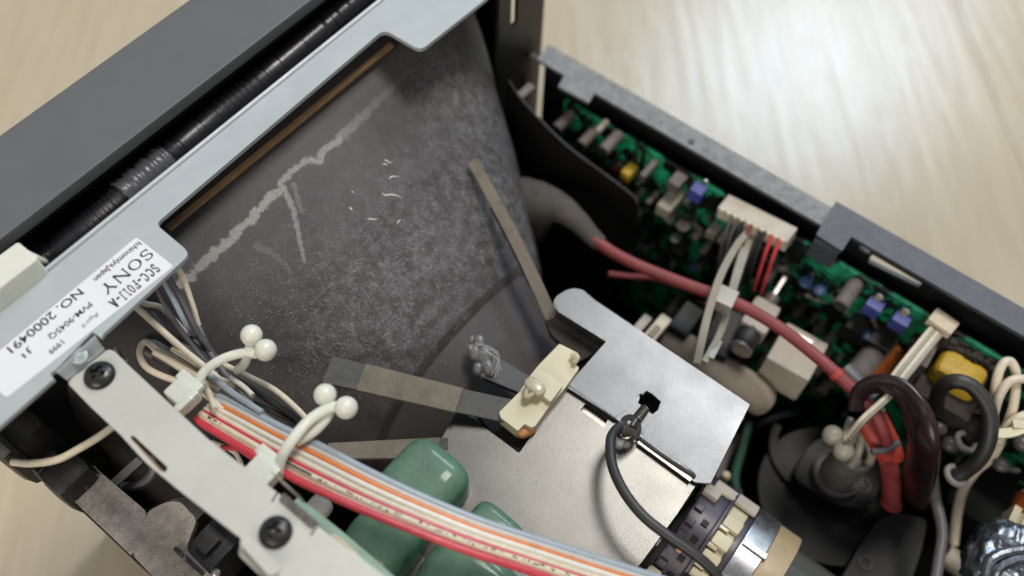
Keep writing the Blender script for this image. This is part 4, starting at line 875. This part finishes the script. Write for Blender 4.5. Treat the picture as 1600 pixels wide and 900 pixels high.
# white lead with plug
t = thing('white_lead', 'flat white four wire lead with plug at the edge of the green board', 'cable')
pz = [P(1462, 518, 143), P(1440, 545, 144), P(1412, 580, 145), P(1385, 615, 145), P(1345, 652, 142), P(1322, 680, 134)]
sd = np.cross(EZ, norm(pz[2] - pz[0]))
for k in range(4):
    o_k = (k - 1.5) * 1.15
    part('wire', tube([q + sd * o_k * (1 if i < 3 else .8) for i, q in enumerate(pz[:4] if k < 2 else pz)], .68, 10, 8), m_nylon2 if k % 2 else m_cream, t)
part('plug', obox(P(1472, 505, 142.5), norm(pz[0] - pz[2]), sd, EZ, 6, 8, 3.4), m_cream, t, bevel=.5)
# yellow transformer
t = thing('transformer', 'small transformer wrapped in yellow tape with a black core', 'transformer')
c = P(1500, 580, 134); ax_ = norm(P(1540, 602, 134) - P(1465, 560, 134)); ay_ = np.cross(EZ, ax_)
part('yellow_wrap', superbox(c - ay_ * 1.5 - [0, 0, 1.5], ax_, ay_, EZ, 7.4, 5.2, 6, 5, 8), m_yellow, t)
part('core', [obox(c + ay_ * 5.4 + [0, 0, .5], ax_, ay_, EZ, 19, 5.5, 9), obox(c - ay_ * 9 + [0, 0, -7], ax_, ay_, EZ, 18, 7, 8)] + [superbox(c + ay_ * random.uniform(2.5, 8.5) + ax_ * random.uniform(-9, 10) + [0, 0, random.uniform(4, 6)], EX, EY, EZ, random.uniform(.7, 1.6), random.uniform(.7, 1.4), random.uniform(.5, 1.2), 2.2, 4) for _ in range(60)], m_foam, t)
part('bobbin_side', obox(c - ax_ * 10.5 + [0, 0, -1], ax_, ay_, EZ, 2.6, 15, 9), m_capgrey, t, bevel=.5)
part('bobbin_side', obox(c + ax_ * 10.5 + [0, 0, -1], ax_, ay_, EZ, 2.0, 14, 8), m_capgrey, t, bevel=.5)
part('lower_edge', obox(P(1500, 625, 128), norm(P(1525, 640, 128) - P(1480, 610, 128)), ay_, EZ, 12, 1.2, 1.2), m_capgrey, t)
# black loop
single('black_loop', tube([P(1338, 640, 137), P(1345, 612, 142), P(1372, 600, 146), P(1408, 610, 148), P(1434, 645, 147), P(1444, 692, 142), P(1438, 735, 124), P(1428, 775, 100)], lambda u: 2.7 + 2.9 * min(1, max(0, u - .1) * 1.9), 22, 10, flat=.5), m_heat, 'thick dark heat shrink loop with reddish sheen arching over the transformer', 'cable')
t = thing('red_leads', 'bright orange red sleeves tied together beside the black loop', 'wires')
part('sleeve', tube([P(1352, 660, 130), P(1370, 690, 128), P(1384, 712, 124)], 2.8, 14, 8), m_redbright, t)
part('sleeve', tube([P(1372, 650, 132), P(1392, 690, 128), P(1400, 715, 123)], 2.5, 14, 8), m_redbright, t)
part('tie_band', tube([P(1362, 706, 131), P(1382, 703, 131), P(1404, 692, 131)], 1.0, 8, 6), m_greywire, t)
part('lower_lead', tube([P(1386, 715, 116), P(1392, 745, 108), P(1393, 785, 98)], 2.9, 14, 8), m_anode, t)
part('lead_end', ring(P(1393, 786, 98), (.1, .1, 1), 2.8, .5), m_redbright, t)
# flyback transformer
t = thing('flyback_transformer', 'large black high voltage transformer with a central knob, lower right', 'transformer')
c = P(1300, 760, 90)
part('body', [lathe((c[0] - 1, c[1] - 1, 26), EZ, [(0, 25), (56, 25), (60, 24)], 48)], m_fly, t)
part('top_plate', pixsheet([(1235, 745), (1268, 690), (1320, 670), (1368, 700), (1378, 755), (1360, 795), (1310, 790)], 94, 6, 5), m_fly2, t, bevel=.6)
part('curved_wall', [annulus(P(1268, 715, 80) , EZ, 14, 17, -45, 8, 30, 1.6, 4.4)], m_fly2, t, bevel=.4)
part('outer_shell', [annulus(P(1262, 770, 70), EZ, 27, 29, -40, 6, 40, .6, 3.6)], m_fly, t)
c = P(1306, 742, 95); axk = norm(P(1318, 690, 112) - c)
part('focus_post', lathe(c, EZ, [(0, 8.0), (2, 8.2), (2.2, 6.2), (20, 5.8), (20.4, 4.4), (15, 4.2)], 32), mat('grey_post', (.13, .125, .11), .4, 0, .25, 200, dust=.25), t)
part('post_ring', ring(c + [0, 0, 2.4], EZ, 7.6, .7), m_greywire, t)
for k in range(4): part('post_strand', tube([c + [math.cos(k * 1.6) * 4.6, math.sin(k * 1.6) * 4.6, 10], c + [math.cos(k * 1.6) * 3.6, math.sin(k * 1.6) * 3.6, 24], c + [3, 3, 30]], 1.3, 10, 5), m_nylon2, t)
part('embossed_ring', ring(P(1347, 757, 94.2), EZ, 2.6, .45), m_greywire, t)
part('embossed_dot', ball(P(1347, 757, 94), 1.1, 16, (1, 1, .5)), m_greywire, t)
part('lead_socket', [annulus(P(1362, 812, 84), norm(np.array([.1, -.2, 1])), 6.4, 7.6, -10, 1, 40)], m_fly2, t)
part('lower_housing', pixsheet([(1395, 800), (1450, 810), (1440, 860), (1420, 920), (1300, 930), (1345, 850), (1370, 815)], 92, 30, 3), m_fly2, t, bevel=.8)
part('embossed_ring', ring(P(1352, 880, 92.3), EZ, 2.0, .4), m_greywire, t)
part('second_socket', annulus(P(1330, 825, 76), EZ, 8, 9, -12, 1, 36), m_fly, t)
# bead tie on top of the post
beadtie([(1301, 680), (1318, 704)], 128, [([(1318, 700, 128), (1322, 675, 128), (1330, 655, 127)], 1.2), ([(1322, 684, 127), (1335, 668, 129), (1362, 648, 134), (1380, 638, 138)], 1.0)], 'yellowed bead tie standing on the black transformer beside the red sleeves', mt=m_nylon2, rb=3.1)
# ================================================================== neck magnets
t = thing('neck_assembly', 'stack of purple black, cream and metal rings around the tube neck at the bottom', 'neck rings')
ZN = 112.0
def yr(r0, r1, ya, yb, m, nm, seg=64, lab=None, a0=0, a1=2 * math.pi, bv=.25): return part(nm, annulus((XC, ya, ZN), (0, -1, 0), r0, r1, 0, ya - yb, seg, a0, a1), m, t, lab, bevel=bv)
RN = 22.3
yr(14, RN, 6, 4.2, m_fly, 'front_flange'); yr(14, RN - 1.8, 4.1, -3.6, m_purple, 'magnet_ring', lab='purple black magnet ring'); yr(14, RN - .6, -3.7, -4.8, m_purple, 'rear_flange')
yr(14, RN - 3.2, -4.9, -10, m_beige, 'cream_ring'); yr(14, RN - 2.0, -12, -19, m_clamp, 'clamp_band', lab='bright brushed metal band'); yr(14, RN - 3, -10.1, -11.9, m_purple, 'thin_ring'); yr(14, RN - 2.6, -19.1, -26, m_tanring, 'tan_ring'); yr(14, RN - 5.5, -26.1, -70, m_glass, 'glass_sleeve')
def radial(a, y, r, sx_, sy_, sz_, m, nm, bv=.3):
    d = np.array([math.sin(a), 0, math.cos(a)]); tg = np.array([math.cos(a), 0, -math.sin(a)])
    part(nm, obox(np.array([XC, y, ZN]) + d * r, tg, EY, d, sx_, sy_, sz_), m, t, bevel=bv)
for a in (.12, -.12, -.35, -.58, -.8, -1.0, -1.2): radial(a, 2.4, RN - 1.4, 2.2, 2.6, 1.8, m_purple, 'ring_tooth')
for a in (-.02, -.28, -.6, -.9): radial(a, -1.2, RN - 1.7, 1.8, 2.0, 1.0, m_fly, 'ring_socket', .15)
for a in (.22, -.08, -.38, -.68, -1.0): radial(a, -7.6, RN - 2.4, 4.2, 5.4, 2.2, m_beige, 'cream_tab', .7); radial(a - .14, -6.2, RN - 1.9, 1.2, 3, 1.8, m_beige2, 'cream_catch', .3)
radial(.42, 2, RN - .8, 4, 5, 2, m_paper, 'pale_tab', .5); radial(.66, -1, RN - 1.2, 5, 7, 1.2, m_creampart, 'pale_tab', .5); radial(.75, -8, RN - 2, 6, 7, 1.5, m_creampart, 'pale_tab', .5)
radial(-.98, 2.8, RN + .2, 3, 4, 2.5, m_beige, 'cream_tab', .5); radial(-.75, -7, RN - .2, 2, 6, 3, m_fly, 'lever', .5); radial(.1, -16, RN - 1.6, 2, 7.4, 1.4, m_clamp, 'band_screw_lug', .3)
radial(-.5, .5, RN - .4, 1.6, 1.6, 1.2, m_orangebead, 'orange_dot', .3)
# mint clamp lines behind
t = thing('green_wires', 'thin green and yellowish parts beside the neck rings', 'wires')
part('wire', tube([P(1170, 660, 100), P(1160, 700, 100), P(1148, 750, 104), P(1160, 790, 108)], 1.5, 10, 6), mat('green_plastic', (.015, .06, .035), .55), t)
part('wire', tube([P(1150, 680, 90), P(1130, 720, 90), P(1120, 755, 92)], 2.0, 10, 6), m_capgrey, t)
part('yellow_tip', superbox(P(1133, 745, 108), EX, EY, EZ, 1.6, 1.6, 2.5, 2.5, 6), m_beige, t)
# ================================================================== right hand cables
t = thing('cream_lead', 'cream printed lead looping upright at the right edge', 'cable')
part('wire', tube([P(1560, 700, 128), P(1553, 650, 136), P(1556, 600, 144), P(1566, 570, 147), P(1580, 566, 147), P(1588, 590, 145), P(1582, 640, 140), P(1566, 680, 132)], 1.35, 12, 10), m_cream, t)
t2 = thing('cream_lead', 'cream lead curling in from the right edge through the upright loop', 'cable')
part('wire', tube([P(1640, 592, 146), P(1600, 592, 147), P(1578, 596, 147), P(1562, 618, 144), P(1552, 650, 138)], 1.3, 12, 10), m_cream, t2)
part('wire', tube([P(1640, 640, 142), P(1595, 652, 141), P(1572, 670, 138), P(1560, 690, 134)], 1.5, 12, 10), m_cream, t2)
t = thing('white_tie', 'pale flat tie binding the cream leads at the right edge', 'cable tie')
part('strap', strip([P(1640, 668, 142), P(1600, 664, 142), P(1582, 662, 142)], 2.6, .9, EZ, 4), m_beige, t)
part('strap', strip([P(1558, 678, 140), P(1580, 676, 141), P(1604, 668, 142)], 2.8, .9, EZ, 4), m_beige, t)
single('cream_wire', tube([P(1562, 690, 130), P(1548, 715, 122), P(1525, 735, 112), P(1505, 765, 102), P(1496, 800, 94), P(1490, 850, 86)], 1.6, 12, 8), m_cream, 'cream wire running down from the tie to the white plug', 'wire')
t = thing('white_plug', 'short white cylindrical plug lying at the lower right', 'plug')
ax_ = norm(P(1505, 888, 86) - P(1478, 868, 86))
part('plug_body', lathe(P(1476, 866, 86), ax_, [(0, 3.6), (.4, 3.8), (8.5, 3.8), (9, 3.4)], 24), m_creampart, t)
part('metal_tip', lathe(P(1476, 866, 86) + ax_ * 9, ax_, [(0, 1.6), (3, 1.4)], 14), m_tin, t)
single('black_lead', tube([P(1462, 640, 128), P(1468, 610, 138), P(1490, 596, 145), P(1520, 605, 146), P(1544, 640, 144), P(1546, 680, 140), P(1532, 715, 134), P(1510, 735, 128), P(1490, 748, 124)], 2.3, 14, 10), m_blackwire, 'black lead arching below the yellow transformer', 'cable')
single('grey_lead', tube([P(1456, 735, 118), P(1462, 780, 116), P(1472, 830, 116), P(1466, 880, 116), P(1458, 930, 116)], 1.7, 12, 8), m_greywire, 'dusty dark grey lead hanging straight down past the white plug', 'cable')
for k, ((px, py), st_) in enumerate((((1510, 690), .6), ((1494, 743), .6))):
    t = thing('hook_clip', ('upper' if k == 0 else 'lower') + ' grey open ring clip around the black lead', 'clip', 'grey ring clips')
    part('hook', ring(P(px, py, 126), (.2, -.1, 1), 2.9, .95, 24, 8, .72, st_), m_greyring, t)
for (px, py, r_, lab_) in ((1467, 669, 2.6, 'dark grey round bead touching the black loop'), (1484, 694, 2.6, 'dark grey round bead left of the upper ring clip'), (1564, 726, 2.4, 'dark grey round bead below the cream leads'), (1598, 692, 3, 'dark bead cut by the right edge')):
    t = thing('round_bead', lab_, 'bead', 'dark grey beads'); part('bead', ball(P(px, py, 124), r_, 20, (1, 1, .8)), m_greyball, t); part('stem', tube([P(px + 8, py + 6, 122), P(px + 26, py + 10, 118)], .9, 8, 3), m_greyball, t)
single('black_ferrite', superbox(P(1520, 790, 70), EX, EY, EZ, 16, 14, 20, 6, 8), m_fly, 'black block in the shade behind the cream wire, lower right', 'component')
single('black_transistor', superbox(P(1500, 668, 112), EX, EY, EZ, 6, 6, 6, 4, 8), m_fly, 'black component block beneath the black lead', 'component')
t = thing('metal_lump', 'crumpled shiny metal foil lump in the lower right corner', 'foil')
cf = P(1572, 878, 118); bm = bmesh.new(); 
V_, F_ = superbox(cf, EX, EY, EZ, 11, 10, 8, 3.2, 26)
from mathutils import noise as mn
V2 = []
for v in V_:
    q = Vector(tuple(v * .33)); nz_ = mn.noise(q) * 1.6 + abs(mn.noise(q * 2.3)) * 1.4
    V2.append(v + norm(v - cf) * nz_)
part('foil', (V2, F_), m_solder, t, sharp=180)
part('foil_fold', [tube([P(1540, 905, 124), P(1548, 875, 126), P(1575, 862, 127), P(1610, 858, 127)], 1.6, 10, 8), tube([P(1553, 915, 124), P(1560, 890, 127), P(1585, 876, 127), P(1615, 872, 127)], 1.3, 10, 8), tube([P(1552, 838, 124), P(1575, 848, 126), P(1610, 866, 127)], 1.5, 10, 8)], m_solder, t)
t = thing('bobbin_coil', 'copper wire coil on a cream slotted bobbin at the right edge', 'coil')
c = P(1606, 812, 116); ax_ = norm(P(1580, 850, 116) - P(1604, 795, 116)); ay_ = np.cross(EZ, ax_)
part('winding', [ring(c + ax_ * (-6 + .8 * k), ax_, 5.5, .5, 24, 6) for k in range(9)], m_copper, t)
part('bobbin', [obox(c + ax_ * 5.5 + ay_ * (k * 3.4 - 5) + [0, 0, 1], ax_, ay_, EZ, 10, 2.3, 8) for k in range(4)] + [lathe(c - ax_ * 8, ax_, [(0, 4.8), (14, 4.8)], 20)], m_beige, t, bevel=.3)
# ================================================================== scattered debris fibres on metal and rails
fz = []
for _ in range(240):
    px, py = random.choice([(random.uniform(110, 330), 0), (random.uniform(850, 1300), 1)])[0:2]
    if py == 0: py = 775 + (px - 150) * .85 + random.uniform(-35, 30); zf_ = 153.6
    else: py = 85 + (px - 860) * .578 + random.uniform(-8, 14); zf_ = 150.2
    q = P(px, py, zf_)
    if (zf_ > 152 and not (-8 < q[0] < 14)) or (zf_ < 152 and not (193.4 < q[0] < 201)): continue
    fz.append(fibre_at(lambda x, y, o_: P(x, y, zf_ + o_ * .5), px, py, random.uniform(3, 8), .06))
single('lint', fz, m_fibre, 'fine pale lint scattered on the side rails', 'lint', kind='stuff')
# ================================================================== finish: origins at the base of each thing
bpy.context.view_layer.update()
def shift_mesh(me, v, done):
    if me.name in done: return
    done.add(me.name); me.transform(Matrix.Translation(-v))
done = set()
for o in [x for x in C.objects if x.parent is None and x.type in ('EMPTY', 'MESH') and x.name != 'floor']:
    kids = [o] + list(o.children_recursive); pts = []
    for k in kids:
        if k.type == 'MESH': pts += [v.co for v in k.data.vertices]
    if not pts: continue
    lo = Vector((min(p.x for p in pts), min(p.y for p in pts), min(p.z for p in pts))); hi = Vector((max(p.x for p in pts), max(p.y for p in pts), 0))
    v = Vector(((lo.x + hi.x) / 2, (lo.y + hi.y) / 2, lo.z)); o.location = v
    for k in kids:
        if k.type == 'MESH': shift_mesh(k.data, v, done)
S.render.engine = 'CYCLES'
